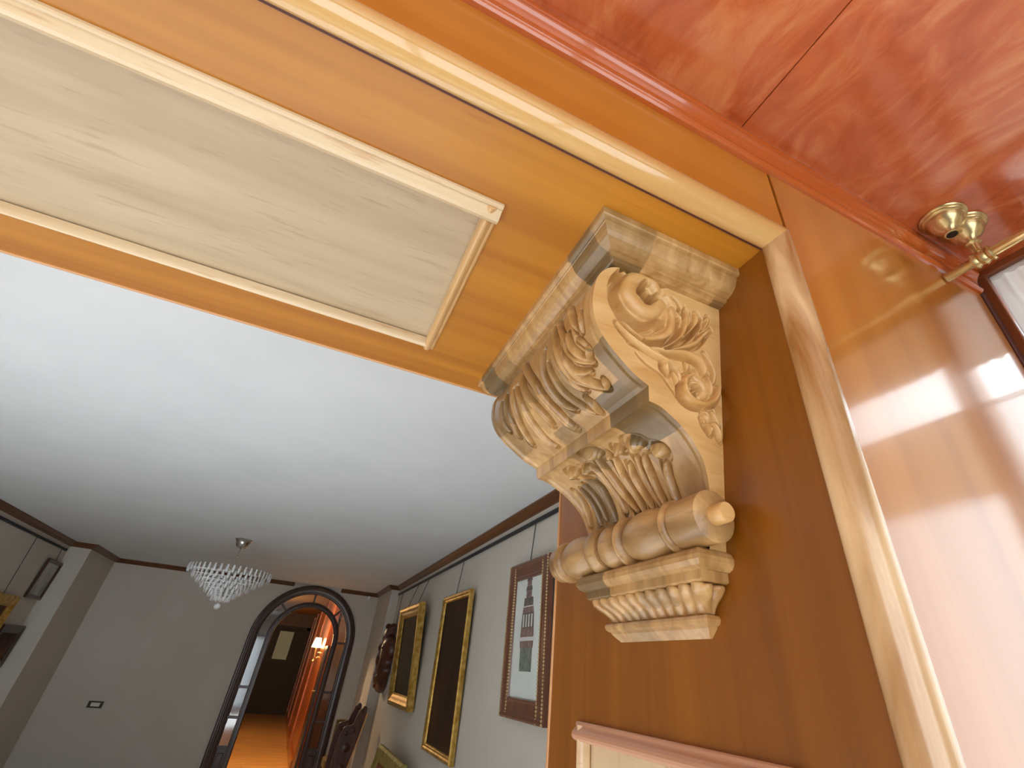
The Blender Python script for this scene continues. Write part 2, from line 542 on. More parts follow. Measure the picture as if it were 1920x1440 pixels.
# carving strokes: width, height (minus = cut), path; cheek paths are (x, z), front paths are (distance down the curve, share of the width)
SIDE_CARVING = [[0.0221, -0.03, [[0.511, 0.904], [0.495, 0.873], [0.492, 0.844], [0.497, 0.813], [0.512, 0.792], [0.536, 0.773], [0.563, 0.766], [0.592, 0.769], [0.621, 0.787], [0.644, 0.805]]], [0.0289, 0.012, [[0.638, 0.86], [0.615, 0.828], [0.583, 0.82], [0.55, 0.836], [0.536, 0.863], [0.544, 0.894], [0.573, 0.916], [0.604, 0.92], [0.622, 0.903]]], [0.0136, -0.036, [[0.583, 0.902], [0.575, 0.881], [0.585, 0.867], [0.604, 0.863], [0.627, 0.882]]], [0.0051, -0.014, [[0.674, 0.893], [0.689, 0.885], [0.699, 0.87], [0.694, 0.859], [0.707, 0.849]]], [0.0093, -0.018, [[0.697, 0.834], [0.697, 0.804], [0.686, 0.778], [0.66, 0.751], [0.619, 0.73], [0.588, 0.723]]], [0.0093, -0.018, [[0.771, 0.862], [0.762, 0.835], [0.739, 0.801], [0.705, 0.764], [0.665, 0.738], [0.629, 0.722]]], [0.0042, -0.01, [[0.716, 0.884], [0.712, 0.844]]], [0.0042, -0.01, [[0.734, 0.87], [0.739, 0.838], [0.722, 0.8]]], [0.0042, -0.01, [[0.786, 0.861], [0.777, 0.829], [0.752, 0.795]]], [0.0051, -0.012, [[0.795, 0.817], [0.772, 0.783], [0.744, 0.758], [0.694, 0.734], [0.643, 0.717]]], [0.0153, 0.01, [[0.672, 0.85], [0.678, 0.82], [0.664, 0.776], [0.628, 0.748], [0.583, 0.734], [0.547, 0.742]]], [0.0102, 0.012, [[0.717, 0.863], [0.719, 0.826], [0.702, 0.784], [0.665, 0.746], [0.619, 0.724]]], [0.0119, 0.011, [[0.755, 0.868], [0.752, 0.836], [0.732, 0.806]]], [0.0085, 0.01, [[0.782, 0.817], [0.754, 0.782], [0.713, 0.753], [0.661, 0.729]]], [0.0085, 0.012, [[0.794, 0.876], [0.785, 0.844]]], [0.0085, 0.012, [[0.802, 0.838], [0.777, 0.811]]], [0.0076, 0.015, [[0.505, 0.75], [0.524, 0.732], [0.553, 0.717], [0.589, 0.707], [0.629, 0.702], [0.659, 0.695]]], [0.0076, 0.013, [[0.507, 0.777], [0.533, 0.748], [0.565, 0.732], [0.601, 0.726], [0.642, 0.727]]], [0.0034, -0.008, [[0.507, 0.738], [0.54, 0.714], [0.576, 0.7]]], [0.0076, 0.015, [[0.547, 0.712], [0.575, 0.708], [0.611, 0.699], [0.648, 0.693], [0.676, 0.687], [0.695, 0.673]]], [0.0136, 0.02, [[0.611, 0.711], [0.652, 0.717], [0.694, 0.725], [0.725, 0.727], [0.754, 0.722], [0.771, 0.71], [0.778, 0.697]]], [0.0102, 0.015, [[0.656, 0.689], [0.654, 0.676], [0.663, 0.662]]], [0.0051, -0.012, [[0.641, 0.686], [0.642, 0.668], [0.661, 0.654]]], [0.0102, 0.01, [[0.676, 0.685], [0.695, 0.675], [0.704, 0.657]]], [0.0068, 0.012, [[0.678, 0.67], [0.688, 0.652], [0.694, 0.64]]], [0.0085, 0.012, [[0.781, 0.757], [0.801, 0.731], [0.812, 0.706], [0.81, 0.679]]], [0.0085, 0.01, [[0.793, 0.693], [0.801, 0.67], [0.804, 0.65]]], [0.0127, 0.02, [[0.734, 0.677], [0.716, 0.661], [0.709, 0.638], [0.716, 0.616], [0.737, 0.604], [0.765, 0.604], [0.794, 0.617], [0.816, 0.64], [0.826, 0.667]]], [0.0085, 0.016, [[0.734, 0.656], [0.753, 0.658], [0.757, 0.649], [0.746, 0.635]]], [0.0153, 0.006, [[0.754, 0.683], [0.78, 0.672], [0.787, 0.65], [0.77, 0.63]]], [0.0068, -0.022, [[0.744, 0.645], [0.756, 0.64], [0.749, 0.631]]], [0.0068, 0.012, [[0.718, 0.71], [0.723, 0.688]]], [0.0068, 0.012, [[0.727, 0.708], [0.737, 0.692]]], [0.0068, -0.012, [[0.7, 0.648], [0.695, 0.628], [0.705, 0.601], [0.735, 0.59], [0.77, 0.594]]], [0.0085, -0.012, [[0.769, 0.586], [0.769, 0.566], [0.778, 0.551], [0.787, 0.54]]], [0.0102, 0.015, [[0.79, 0.555], [0.796, 0.539]]], [0.0085, 0.012, [[0.803, 0.597], [0.812, 0.58], [0.826, 0.566]]], [0.0102, 0.015, [[0.807, 0.567], [0.818, 0.546], [0.828, 0.53]]], [0.0085, 0.01, [[0.781, 0.583], [0.793, 0.571]]], [0.0042, -0.007, [[0.568, 0.687], [0.595, 0.669], [0.643, 0.652], [0.668, 0.63], [0.702, 0.598]]]]
UPPER_CARVING = [[0.0152, 0.03, [[0.119, 0.398], [0.162, 0.409], [0.211, 0.419], [0.263, 0.424], [0.296, 0.421], [0.328, 0.393]]], [0.0152, 0.032, [[0.163, 0.296], [0.207, 0.291], [0.246, 0.288], [0.285, 0.268], [0.305, 0.258]]], [0.0133, 0.03, [[0.185, 0.243], [0.22, 0.243], [0.268, 0.233], [0.301, 0.206], [0.342, 0.158]]], [0.019, 0.028, [[0.001, 0.687], [0.175, 0.516], [0.228, 0.501], [0.285, 0.496], [0.339, 0.501], [0.373, 0.501]]], [0.0152, 0.028, [[0.119, 0.607], [0.183, 0.599], [0.24, 0.581], [0.288, 0.576], [0.321, 0.591]]], [0.0152, 0.026, [[0.137, 0.677], [0.209, 0.667], [0.282, 0.697], [0.345, 0.717], [0.381, 0.712]]], [0.0152, 0.024, [[0.131, 0.719], [0.198, 0.737], [0.259, 0.784], [0.327, 0.835]]], [0.0133, 0.024, [[0.119, 0.797], [0.176, 0.805], [0.238, 0.825], [0.278, 0.86]]], [0.0114, 0.022, [[0.125, 0.86], [0.19, 0.89], [0.242, 0.895]]], [0.0114, 0.026, [[0.173, 0.366], [0.217, 0.363], [0.259, 0.366], [0.298, 0.361], [0.343, 0.336], [0.374, 0.318]]], [0.0095, 0.024, [[0.183, 0.496], [0.24, 0.506], [0.294, 0.509], [0.333, 0.486]]], [0.0076, 0.03, [[0.316, 0.14], [0.332, 0.14], [0.345, 0.153]]], [0.0095, 0.028, [[0.323, 0.291], [0.35, 0.283], [0.387, 0.298]]], [0.0114, 0.028, [[0.004, 0.338], [0.156, 0.213], [0.196, 0.203], [0.228, 0.185], [0.248, 0.16], [0.269, 0.125]]], [0.0114, 0.028, [[0.154, 0.188], [0.197, 0.178], [0.233, 0.155], [0.256, 0.123]]], [0.0076, 0.032, [[0.23, 0.098], [0.245, 0.103], [0.254, 0.12]]], [0.0114, 0.028, [[0.025, 0.223], [0.129, 0.143], [0.169, 0.12]]], [0.0076, 0.022, [[0.121, 0.095], [0.164, 0.088], [0.19, 0.093]]], [0.0133, 0.03, [[0.071, 0.306], [0.167, 0.276], [0.216, 0.268], [0.264, 0.256], [0.303, 0.216], [0.339, 0.165]]], [0.0133, 0.026, [[0.19, 0.251], [0.233, 0.246], [0.262, 0.218], [0.28, 0.17]]], [0.0076, 0.03, [[0.317, 0.143], [0.332, 0.14], [0.343, 0.155]]], [0.0095, 0.02, [[0.19, 0.135], [0.209, 0.113], [0.227, 0.105]]]]
LOWER_CARVING = [[0.0247, 0.04, [[0.033, 0.566], [0.038, 0.521], [0.055, 0.501]]], [0.019, 0.026, [[0.055, 0.539], [0.108, 0.566], [0.151, 0.571], [0.197, 0.566], [0.247, 0.516]]], [0.019, 0.04, [[0.067, 0.386], [0.079, 0.366]]], [0.0171, 0.026, [[0.091, 0.454], [0.148, 0.491], [0.199, 0.489], [0.254, 0.466]]], [0.0304, 0.045, [[0.079, 0.293], [0.091, 0.253]]], [0.0152, 0.026, [[0.127, 0.404], [0.162, 0.429], [0.203, 0.429], [0.255, 0.398]]], [0.0152, 0.026, [[0.118, 0.336], [0.175, 0.361], [0.223, 0.353], [0.262, 0.328]]], [0.0152, 0.026, [[0.128, 0.296], [0.153, 0.311], [0.209, 0.326], [0.264, 0.301]]], [0.0228, 0.04, [[0.12, 0.206], [0.135, 0.18], [0.146, 0.185]]], [0.0171, 0.028, [[0.17, 0.208], [0.201, 0.228], [0.236, 0.226], [0.269, 0.213]]], [0.0247, 0.04, [[0.061, 0.787], [0.062, 0.739]]], [0.0209, 0.036, [[0.07, 0.684], [0.079, 0.639]]], [0.0133, 0.026, [[0.067, 0.784], [0.098, 0.727], [0.137, 0.702], [0.178, 0.709], [0.226, 0.707], [0.254, 0.712]]], [0.0133, 0.026, [[0.113, 0.704], [0.147, 0.687], [0.19, 0.702], [0.225, 0.714], [0.256, 0.722]]], [0.0114, 0.026, [[0.114, 0.787], [0.166, 0.779], [0.205, 0.784], [0.242, 0.787]]], [0.0114, 0.026, [[0.122, 0.845], [0.174, 0.835], [0.213, 0.842], [0.248, 0.852]]], [0.0133, 0.026, [[0.116, 0.905], [0.157, 0.905], [0.193, 0.925], [0.238, 0.957]]], [0.0171, 0.026, [[0.073, 0.627], [0.104, 0.612], [0.146, 0.612], [0.195, 0.614], [0.236, 0.612]]], [0.0133, 0.03, [[0.066, 0.454], [0.083, 0.454]]]]
# ================================================================== LARGE STRUCTURE
JX, YF, YB, ZS = 0.838, 0.530, 1.690, 1.0      # jamb face, front wall face, far edge and soffit height (archway units)
XL = -6.6                                      # the opening's other jamb, out of frame
ZC = 1.478                                     # bay ceiling
FL = -CAM_Z / U                                # floor in archway units
XW = 2.05                                      # window wall of the bay

# floor and the two ceilings
mb = MB(); mb.box((-3.9, 0.28, -0.12), (1.9, 11.3, 0.0)); mb.build('floor', 'bounce_floor', kind='structure')
mb = MB(); mb.box((-3.9, -1.5, -0.12), (1.9, 0.278, 0.0)); mb.build('floor', 'bay_floor', kind='structure')
mb = MB(); rbox(mb, (-3.9, YB * U + 0.0, 1.25), (1.9, 11.5, 1.35)); mb.build('ceiling', 'plaster_ceiling', kind='structure')
bay_ceiling = struct('ceiling')
for x0, x1 in ((-7.4, -3.2), (-3.197, -1.2), (-1.197, 0.8095), (0.8125, 2.5)):
    mb = MB(); ubox(mb, (x0, -3.0, ZC), (x1, 0.56, ZC + 0.04)); mb.build('ceiling_panel', 'red_veneer', bay_ceiling, bevel=0.0006, seg=1)
mb = MB(); ubox(mb, (-7.4, -3.0, ZC + 0.045), (2.5, 0.6, ZC + 0.2)); mb.build('backing', 'dark_gap', bay_ceiling)

# front wall of the bay: the strip over the opening, the glossy panel beside it, a hidden core
wall_front = struct('wall_front')
mb = MB()
ubox(mb, (-7.4, 0.556, 1.086), (0.921, YB - 0.02, 3.0))       # masonry above the lintel
ubox(mb, (0.921, 0.556, FL), (2.3, YB - 0.02, 3.0))           # pier beside the jamb
ubox(mb, (-7.4, 0.556, FL), (XL - 0.09, YB - 0.02, 3.0))
rbox(mb, (1.0, 0.30, -1.85), (1.75, YB * U - 0.01, 1.25))
rbox(mb, (-3.8, 0.30, -1.85), (-3.36, YB * U - 0.01, 1.25))
mb.build('masonry', 'plaster_wall', wall_front)
mb = MB(); ubox(mb, (-7.4, YF, 1.07), (0.9165, 0.558, ZC - 0.005)); mb.build('upper_strip', 'strip_wood', wall_front)
mb = MB(); ubox(mb, (0.9235, YF - 0.004, FL), (2.005, 0.552, ZC - 0.004)); mb.build('side_panel', 'front_wood', wall_front, bevel=0.001)
mb = MB(); ubox(mb, (0.905, 0.545, FL), (0.93, 0.557, ZC - 0.02)); ubox(mb, (2.006, 0.522, FL), (2.0495, 0.56, ZC - 0.004)); mb.build('joint', 'dark_gap', wall_front)
mb = MB(); ubox(mb, (-7.4, YF, FL), (XL - 0.09, 0.557, ZC - 0.004)); mb.build('side_panel', 'front_wood', wall_front, bevel=0.001)

# red cornice under the bay ceiling
prof = [(0.53, 1.352), (0.517, 1.353), (0.511, 1.358), (0.5085, 1.365), (0.511, 1.372), (0.517, 1.377), (0.519, 1.379), (0.519, 1.386), (0.5155, 1.389),
        (0.5155, 1.397), (0.513, 1.408), (0.5085, 1.418), (0.504, 1.425), (0.501, 1.428), (0.497, 1.432), (0.495, 1.438), (0.496, 1.446), (0.4985, 1.451),
        (0.4985, 1.456), (0.4965, 1.462), (0.4955, 1.470), (0.4955, ZC), (0.53, ZC)]
mb = MB(); sweep(mb, prof, lambda p, q: W(-7.3, p, q), lambda p, q: W(2.004, p, q), smooth=False)
mb.build('trim_1', 'red_molding', kind='structure')

# the lintel: soffit boards, panel, moldings
lintel = struct('lintel')
PX0, PX1, PY0, PY1 = -5.9, 0.174, 0.756, 1.472       # outer edge of the panel molding
IX1, IY0, IY1 = 0.1345, 0.820, 1.440                 # inner edge


def soffit_board(a, b):
    m = MB(); ubox(m, (a[0], a[1], ZS), (b[0], b[1], ZS + 0.05)); m.build('soffit_board', 'soffit_wood', lintel)


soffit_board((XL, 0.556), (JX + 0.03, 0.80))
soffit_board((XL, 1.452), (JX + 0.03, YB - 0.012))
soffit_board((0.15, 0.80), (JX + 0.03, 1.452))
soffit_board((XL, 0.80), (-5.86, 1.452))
mb = MB(); ubox(mb, (-5.87, 0.79, ZS + 0.018), (0.16, 1.46, ZS + 0.04)); mb.build('panel', 'pale_ply', lintel)
mb = MB(); ubox(mb, (XL, 0.57, ZS + 0.05), (JX + 0.03, YB - 0.03, ZS + 0.12)); mb.build('backing', 'dark_gap', lintel)

MOLD = [(0.0, 0.0), (0.0, -0.008), (0.004, -0.011), (0.010, -0.012), (0.014, -0.010), (0.017, -0.0115), (0.024, -0.018), (0.032, -0.023), (0.041, -0.025),
        (0.050, -0.023), (0.057, -0.017), (0.061, -0.008), (0.063, 0.004), (0.0635, 0.018), (0.05, 0.018), (0.05, 0.0)]
mb = MB(); sweep(mb, MOLD, lambda p, q: W(PX0, PY0 + p, ZS + q), lambda p, q: W(PX1 + 0.002, PY0 + p, ZS + q)); mb.build('panel_molding', 'pale_molding', lintel)
s_ = (PY1 - IY1) / 0.0635
mb = MB(); sweep(mb, MOLD, lambda p, q: W(PX0, PY1 - p * s_, ZS + q * 0.8), lambda p, q: W(PX1 - 0.03, PY1 - p * s_, ZS + q * 0.8)); mb.build('panel_molding', 'pale_molding', lintel)
s2_ = (PX1 - IX1) / 0.0635
mb = MB(); sweep(mb, MOLD, lambda p, q: W(PX1 - p * s2_, PY0 + 0.012, ZS + q * 0.82), lambda p, q: W(PX1 - p * s2_, PY1, ZS + q * 0.82)); mb.build('panel_molding', 'pale_molding_across', lintel)
mb = MB(); sweep(mb, MOLD, lambda p, q: W(PX0 + p, PY0, ZS + q * 0.8), lambda p, q: W(PX0 + p, PY1, ZS + q * 0.8)); mb.build('panel_molding', 'pale_molding_across', lintel)
mb = MB(); ubox(mb, (XL, YB - 0.012, ZS - 0.004), (JX + 0.01, YB, ZS + 0.05)); mb.build('edge_strip', 'edge_wood', lintel, bevel=0.0025)

# the jamb on the right of the opening
jamb = struct('jamb')
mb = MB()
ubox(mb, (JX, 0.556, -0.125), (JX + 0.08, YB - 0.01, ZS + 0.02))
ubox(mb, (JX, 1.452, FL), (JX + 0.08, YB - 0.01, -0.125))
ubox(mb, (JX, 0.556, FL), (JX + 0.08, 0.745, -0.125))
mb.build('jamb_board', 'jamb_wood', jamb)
mb = MB(); ubox(mb, (JX + 0.018, 0.74, -3.0), (JX + 0.03, 1.46, -0.11)); mb.build('panel', 'pale_ply_upright', jamb)
mb = MB(); ubox(mb, (JX - 0.005, YB - 0.012, FL), (JX + 0.08, YB, ZS)); mb.build('edge_strip', 'edge_wood', jamb, bevel=0.0025)
mb = MB(); sweep(mb, MOLD, lambda p, q: W(JX + q, 0.715, -0.092 - p * 0.75), lambda p, q: W(JX + q, 1.488, -0.092 - p * 0.75)); mb.build('panel_molding', 'rose_molding', jamb)
mb = MB(); sweep(mb, MOLD, lambda p, q: W(JX + q * 0.8, 1.488 - p * 0.6, -0.10), lambda p, q: W(JX + q * 0.8, 1.488 - p * 0.6, -2.9)); mb.build('panel_molding', 'pale_molding', jamb)
mb = MB(); sweep(mb, MOLD, lambda p, q: W(JX + q * 0.8, 0.715 + p * 0.6, -0.10), lambda p, q: W(JX + q * 0.8, 0.715 + p * 0.6, -2.9)); mb.build('panel_molding', 'pale_molding', jamb)
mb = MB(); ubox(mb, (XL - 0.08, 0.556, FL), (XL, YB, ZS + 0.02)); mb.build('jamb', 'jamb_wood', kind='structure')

# round casing bead around the opening: up the jamb, mitred, along the lintel.  (a: away from the opening, y)
BEAD = smooth_path([(0.0, 0.5575), (-0.0065, 0.549), (-0.004, 0.532), (0.008, 0.514), (0.026, 0.5035), (0.046, 0.5015), (0.063, 0.508), (0.0725, 0.519), (0.0765, 0.531)], 3) + [(0.079, 0.5445), (0.03, 0.556)]
mb = MB(); sweep(mb, BEAD, lambda a, y: W(XL + 0.0, y, ZS + a), lambda a, y: W(JX + a, y, ZS + a), smooth=True); mb.build('trim_2', 'bead_wood', kind='structure')
mb = MB(); sweep(mb, BEAD, lambda a, y: W(JX + a, y, FL), lambda a, y: W(JX + a, y, ZS + a), smooth=True); mb.build('trim_3', 'jamb_bead_wood', kind='structure')
mb = MB(); ubox(mb, (XL, 0.5535, ZS - 0.0035), (JX, 0.5595, ZS + 0.002)); mb.build('trim_4', 'dark_gap', kind='structure')

# window wall of the bay: frame, glass; more windows behind the camera
def window(name, spans, z0, z1, plane, fix, depth, mat, rails=()):
    """spans: the solid stiles (a0, a1) along the wall; plane 'x' or 'y'"""
    w = struct(name)

    def piece(nm, a0, a1, c0, c1, d0, d1, mt, bevel=0.002):
        m = MB()
        if plane == 'x':
            ubox(m, (d0, a0, c0), (d1, a1, c1))
        else:
            ubox(m, (a0, d0, c0), (a1, d1, c1))
        m.build(nm, mt, w, bevel=bevel)

    lo, hi = spans[0][0], spans[-1][1]
    for a0, a1 in spans:
        piece('stile', a0, a1, z0, z1, fix, fix + depth, mat)
    piece('rail', lo, hi, z0 - 0.12, z0, fix, fix + depth, mat)
    piece('rail', lo, hi, z1, z1 + 0.03, fix, fix + depth, mat)
    for i in range(len(spans) - 1):
        piece('pane', spans[i][1], spans[i + 1][0], z0, z1, fix + depth * 0.6, fix + depth * 0.6 + 0.008, 'glass', 0)
    return w


window('window_1', [(-2.55, -2.4), (-1.45, -1.37), (-0.36, -0.28), (0.292, 0.362), (0.497, 0.535)], -2.4, 1.448, 'x', XW, 0.10, 'window_wood')
mb = MB(); ubox(mb, (XW, -2.7, FL), (XW + 0.2, 0.56, -2.52)); ubox(mb, (XW, -3.0, FL), (XW + 0.2, -2.55, ZC)); mb.build('wall_right', 'front_wood', kind='structure')
window('window_2', [(-7.2, -7.0), (-5.7, -5.6), (-4.4, -4.3), (-3.1, -3.0), (-1.8, -1.7), (-0.5, -0.4), (0.8, 0.9), (1.9, 2.05)], -3.3, 1.2, 'y', -2.7, 0.10, 'brown_frame')
mb = MB(); ubox(mb, (-7.4, -2.75, FL), (2.2, -2.6, -3.42)); ubox(mb, (-7.4, -2.75, 1.23), (2.2, -2.6, ZC)); mb.build('wall_back', 'front_wood', kind='structure')
mb = MB(); ubox(mb, (-7.4, -2.75, FL), (-7.2, 0.6, ZC)); mb.build('wall_left', 'front_wood', kind='structure')

# ---------------------------------------------------------------- the room beyond the opening
XR, XLW, YBW = 1.62, -3.48, 11.30
mb = MB(); rbox(mb, (XR, YB * U - 0.01, -1.85), (XR + 0.15, YBW, 1.25)); mb.build('wall_right', 'plaster_wall', kind='structure')
mb = MB(); rbox(mb, (XLW - 0.15, YB * U - 0.01, -1.85), (XLW, YBW, 1.25)); mb.build('wall_left', 'plaster_wall', kind='structure')
mb = MB(); rbox(mb, (1.47, 9.75, -1.85), (XR, YBW, 1.25)); mb.build('pillar', 'plaster_wall', kind='structure')
mb = MB(); rbox(mb, (XLW, 10.0, -1.85), (-3.2, YBW, 1.25)); mb.build('pillar', 'plaster_wall', kind='structure')

# far wall with its arched hole
AX, AZ, AR = 0.25, 0.30, 0.86
arc = [(AX + AR * math.cos(PI - PI * k / 32), AZ + AR * math.sin(PI * k / 32)) for k in range(33)]
arc = [(AX - AR, -1.85)] + arc + [(AX + AR, -1.85)]
outer = [(-3.7, -1.85)]
mb = MB()
for y in (YBW,):
    pts = [(-3.7, -1.85), (-3.7, 1.25), (1.9, 1.25), (1.9, -1.85)]
    f_v = [R3(x, y, z) for x, z in arc]
    n = len(f_v)
    top = []
    for i, (x, z) in enumerate(arc):
        if i == 0:
            top.append((-3.7, -1.85))
        elif i == n - 1:
            top.append((1.9, -1.85))
        else:
            k = (i - 1) / (n - 3)
            top.append((-3.7 + 5.6 * k, 1.30))
    t_v = [R3(x, y, z) for x, z in top]
    mb.add(f_v + t_v, [(i, i + 1, n + i + 1, n + i) for i in range(n - 1)])
    b_v = [R3(x, y + 0.16, z) for x, z in arc]
    mb.add(f_v + b_v, [(i, i + 1, n + i + 1, n + i) for i in range(n - 1)])
    mb.add(b_v + [R3(x, y + 0.16, z) for x, z in top], [(i, i + 1, n + i + 1, n + i) for i in range(n - 1)])
mb.build('wall_back', 'plaster_wall', kind='structure')

# brown cornice of the room, in lengths; it stops at the arch
CR = [(0.0, 0.0), (0.076, 0.0), (0.076, -0.012), (0.066, -0.016), (0.060, -0.026), (0.044, -0.042), (0.026, -0.052), (0.020, -0.062), (0.012, -0.066), (0.0, -0.068)]


def cornice(name, f0, f1):
    m = MB(); sweep(m, CR, f0, f1); m.build(name, 'crown_wood', kind='structure')


cornice('trim_5', lambda p, q: R3(XR - p, YB * U, 1.25 + q), lambda p, q: R3(XR - p, 9.75 - p, 1.25 + q))
cornice('trim_6', lambda p, q: R3(XR - p, 9.75 - p, 1.25 + q), lambda p, q: R3(1.47 - p, 9.75 - p, 1.25 + q))
cornice('trim_7', lambda p, q: R3(1.47 - p, 9.75 - p, 1.25 + q), lambda p, q: R3(1.47 - p, YBW - p, 1.25 + q))
cornice('trim_8', lambda p, q: R3(XLW + p, YB * U, 1.25 + q), lambda p, q: R3(XLW + p, 10.0 - p, 1.25 + q))
cornice('trim_9', lambda p, q: R3(XLW + p, 10.0 - p, 1.25 + q), lambda p, q: R3(-3.2 + p, 10.0 - p, 1.25 + q))
cornice('trim_10', lambda p, q: R3(-3.2 + p, 10.0 - p, 1.25 + q), lambda p, q: R3(-3.2 + p, YBW - p, 1.25 + q))
cornice('trim_11', lambda p, q: R3(-3.2 + p, YBW - p, 1.25 + q), lambda p, q: R3(-0.20, YBW - p, 1.25 + q))
cornice('trim_12', lambda p, q: R3(0.70, YBW - p, 1.25 + q), lambda p, q: R3(1.47 - p, YBW - p, 1.25 + q))

# ---------------------------------------------------------------- the hall beyond the arch
HX, HY = 0.80, 24.0
hall_floor = struct('floor')
rows = np.arange(11.3, 24.2, 0.30)
for i, y in enumerate(rows):
    x = -1.35 - random.random() * 1.0
    while x < HX:
        x1 = min(x + 1.3, HX)
        if x1 > -1.3:
            mb = MB(); rbox(mb, (max(x, -1.3) + 0.002, y + 0.002, -1.87), (x1 - 0.002, y + 0.298, -1.85)); mb.build('plank', 'hall_floor', hall_floor)
        x += 1.3
mb = MB(); rbox(mb, (-1.3, 11.3, -1.95), (1.4, 24.2, -1.87)); mb.build('backing', 'dark_gap', hall_floor)
mb = MB(); rbox(mb, (-1.5, 11.46, 1.54), (1.4, 24.2, 1.64)); mb.build('ceiling', 'hall_plaster', kind='structure')
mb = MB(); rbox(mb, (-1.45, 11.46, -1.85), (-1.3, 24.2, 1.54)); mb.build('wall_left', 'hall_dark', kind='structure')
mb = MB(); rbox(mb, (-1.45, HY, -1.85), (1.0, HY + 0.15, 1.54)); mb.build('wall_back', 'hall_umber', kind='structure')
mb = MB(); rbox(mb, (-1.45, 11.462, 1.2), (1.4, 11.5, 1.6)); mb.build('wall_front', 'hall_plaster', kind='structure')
hw = struct('wall_right')
mb = MB(); rbox(mb, (HX, 12.7, -1.85), (HX + 0.15, 24.0, 1.54)); mb.build('masonry', 'hall_wood', hw)
mb = MB(); rbox(mb, (1.25, 11.46, -1.85), (1.4, 12.8, 1.54)); rbox(mb, (HX + 0.1, 12.7, -1.85), (1.4, 12.8, 1.54)); mb.build('recess_lining', 'recess_wood', hw)
for y0, y1 in ((12.8, 15.4), (15.8, 18.6), (19.0, 21.4), (21.8, 23.6)):
    for z0, z1 in ((-1.6, 1.35),):
        mb = MB(); rbox(mb, (HX - 0.03, y0, z0), (HX, y1, z1)); mb.build('wood_panel', 'hall_wood', hw, bevel=0.012)
    mb = MB(); rbox(mb, (HX - 0.06, y1 + 0.12, -1.85), (HX, y1 + 0.30, 1.45)); mb.build('stile', 'hall_wood', hw, bevel=0.008)
mb = MB(); rbox(mb, (HX - 0.05, 12.7, -1.85), (HX, 24.0, -1.68)); mb.build('baseboard', 'hall_wood', hw, bevel=0.006)
lamp('hall_fill_light', R3(-0.3, 12.6, 1.42), 270, (1.0, 0.72, 0.40), 0.12)  # added fill without a fitting, out of view, brightens the near hall
lamp('hall_fill_light', R3(-1.15, 17.5, 0.8), 70, (1.0, 0.66, 0.34), 0.10)  # second added fill by the left wall, unseen, brightens the far hall

# end door of the hall, with a curtained pane
d = struct('door_2')
mb = MB(); rbox(mb, (-0.72, 23.92, -1.85), (-0.60, 24.0, 1.06)); rbox(mb, (0.60, 23.92, -1.85), (0.72, 24.0, 1.06)); rbox(mb, (-0.72, 23.92, 0.95), (0.72, 24.0, 1.06)); mb.build('frame', 'hall_dark', d)
mb = MB(); rbox(mb, (-0.60, 23.95, -1.85), (0.60, 24.0, -0.10)); rbox(mb, (-0.60, 23.95, -0.10), (-0.37, 24.0, 0.95)); rbox(mb, (0.16, 23.95, -0.10), (0.60, 24.0, 0.95)); rbox(mb, (-0.37, 23.95, 0.86), (0.16, 24.0, 0.95)); mb.build('door_leaf', 'hall_dark', d)
for k in range(10):
    mb = MB(); mb.lathe([(0.03, -0.10), (0.03, 0.86)], R3(-0.345 + k * 0.053, 23.985, 0), 'z', 8); mb.build('curtain_fold', 'door_curtain', d)
# ================================================================== THE CARVED CORBEL
def yc(z):
    return 1.08 + 0.045 * (z - 0.2) / 0.8


def half(z):
    return 0.295 + (z - 0.47) * 0.21


UPPER = [(0.520, 0.925), (0.484, 0.9107), (0.4612, 0.8937), (0.4432, 0.8657), (0.4349, 0.8245), (0.4364, 0.773), (0.4533, 0.7253), (0.4861, 0.6878), (0.5184, 0.6627), (0.5632, 0.6317), (0.6092, 0.6122)]
LOWER = [(0.6126, 0.573), (0.6453, 0.5688), (0.6837, 0.5508), (0.7191, 0.5292), (0.7498, 0.5009), (0.7738, 0.4687), (0.7862, 0.4355), (0.7919, 0.4017)]
UP_SKIP = math.hypot(0.520 - 0.484, 0.925 - 0.9107)   # the carving is measured from the second point
UPPER_S = smooth_path(UPPER, 4)
LOWER_S = smooth_path(LOWER, 4)


def carve(A, B, strokes, tight=1.0, ground=0.0):
    """height over a grid of points (A, B): rounded ridges and cut grooves along the strokes"""
    P = np.stack([A.ravel(), B.ravel()], 1)
    up = np.zeros(len(P))
    near_leaf = np.full(len(P), 9.0)
    dn = np.zeros(len(P))
    for w, h, pts in strokes:
        q = np.array(smooth_path([tuple(p) for p in pts], 3)) if len(pts) > 2 else np.array(pts, float)
        lo, hi = q.min(0) - 1.3 * w, q.max(0) + 1.3 * w
        sel = np.nonzero(((P > lo) & (P < hi)).all(1))[0]
        if not len(sel):
            continue
        X = P[sel]
        best = np.full(len(sel), 9.0)
        tb = np.zeros(len(sel))
        n = len(q) - 1
        for i in range(n):
            a, b = q[i], q[i + 1]
            d = b - a
            t = np.clip(((X - a) @ d) / max(d @ d, 1e-12), 0, 1)
            dist = np.hypot(*(X - a - t[:, None] * d).T)
            m = dist < best
            best[m] = dist[m]
            tb[m] = (i + t[m]) / n
        taper = 0.55 + 0.45 * np.sin(PI * np.clip(tb, 0.03, 0.97)) ** 0.5
        r = np.clip(best / (w * taper * (tight if h > 0 else 1)), 0, 1)
        if h > 0:
            near_leaf[sel] = np.minimum(near_leaf[sel], best / w)
            up[sel] = np.maximum(up[sel], h * taper * np.sqrt(1 - r * r))
        else:
            dn[sel] = np.minimum(dn[sel], h * np.clip(1.25 * (1 - r ** 2), 0, 1))
    H = (up + dn - ground * np.clip((1.25 - near_leaf) / 0.3, 0, 1)).reshape(A.shape)
    return H


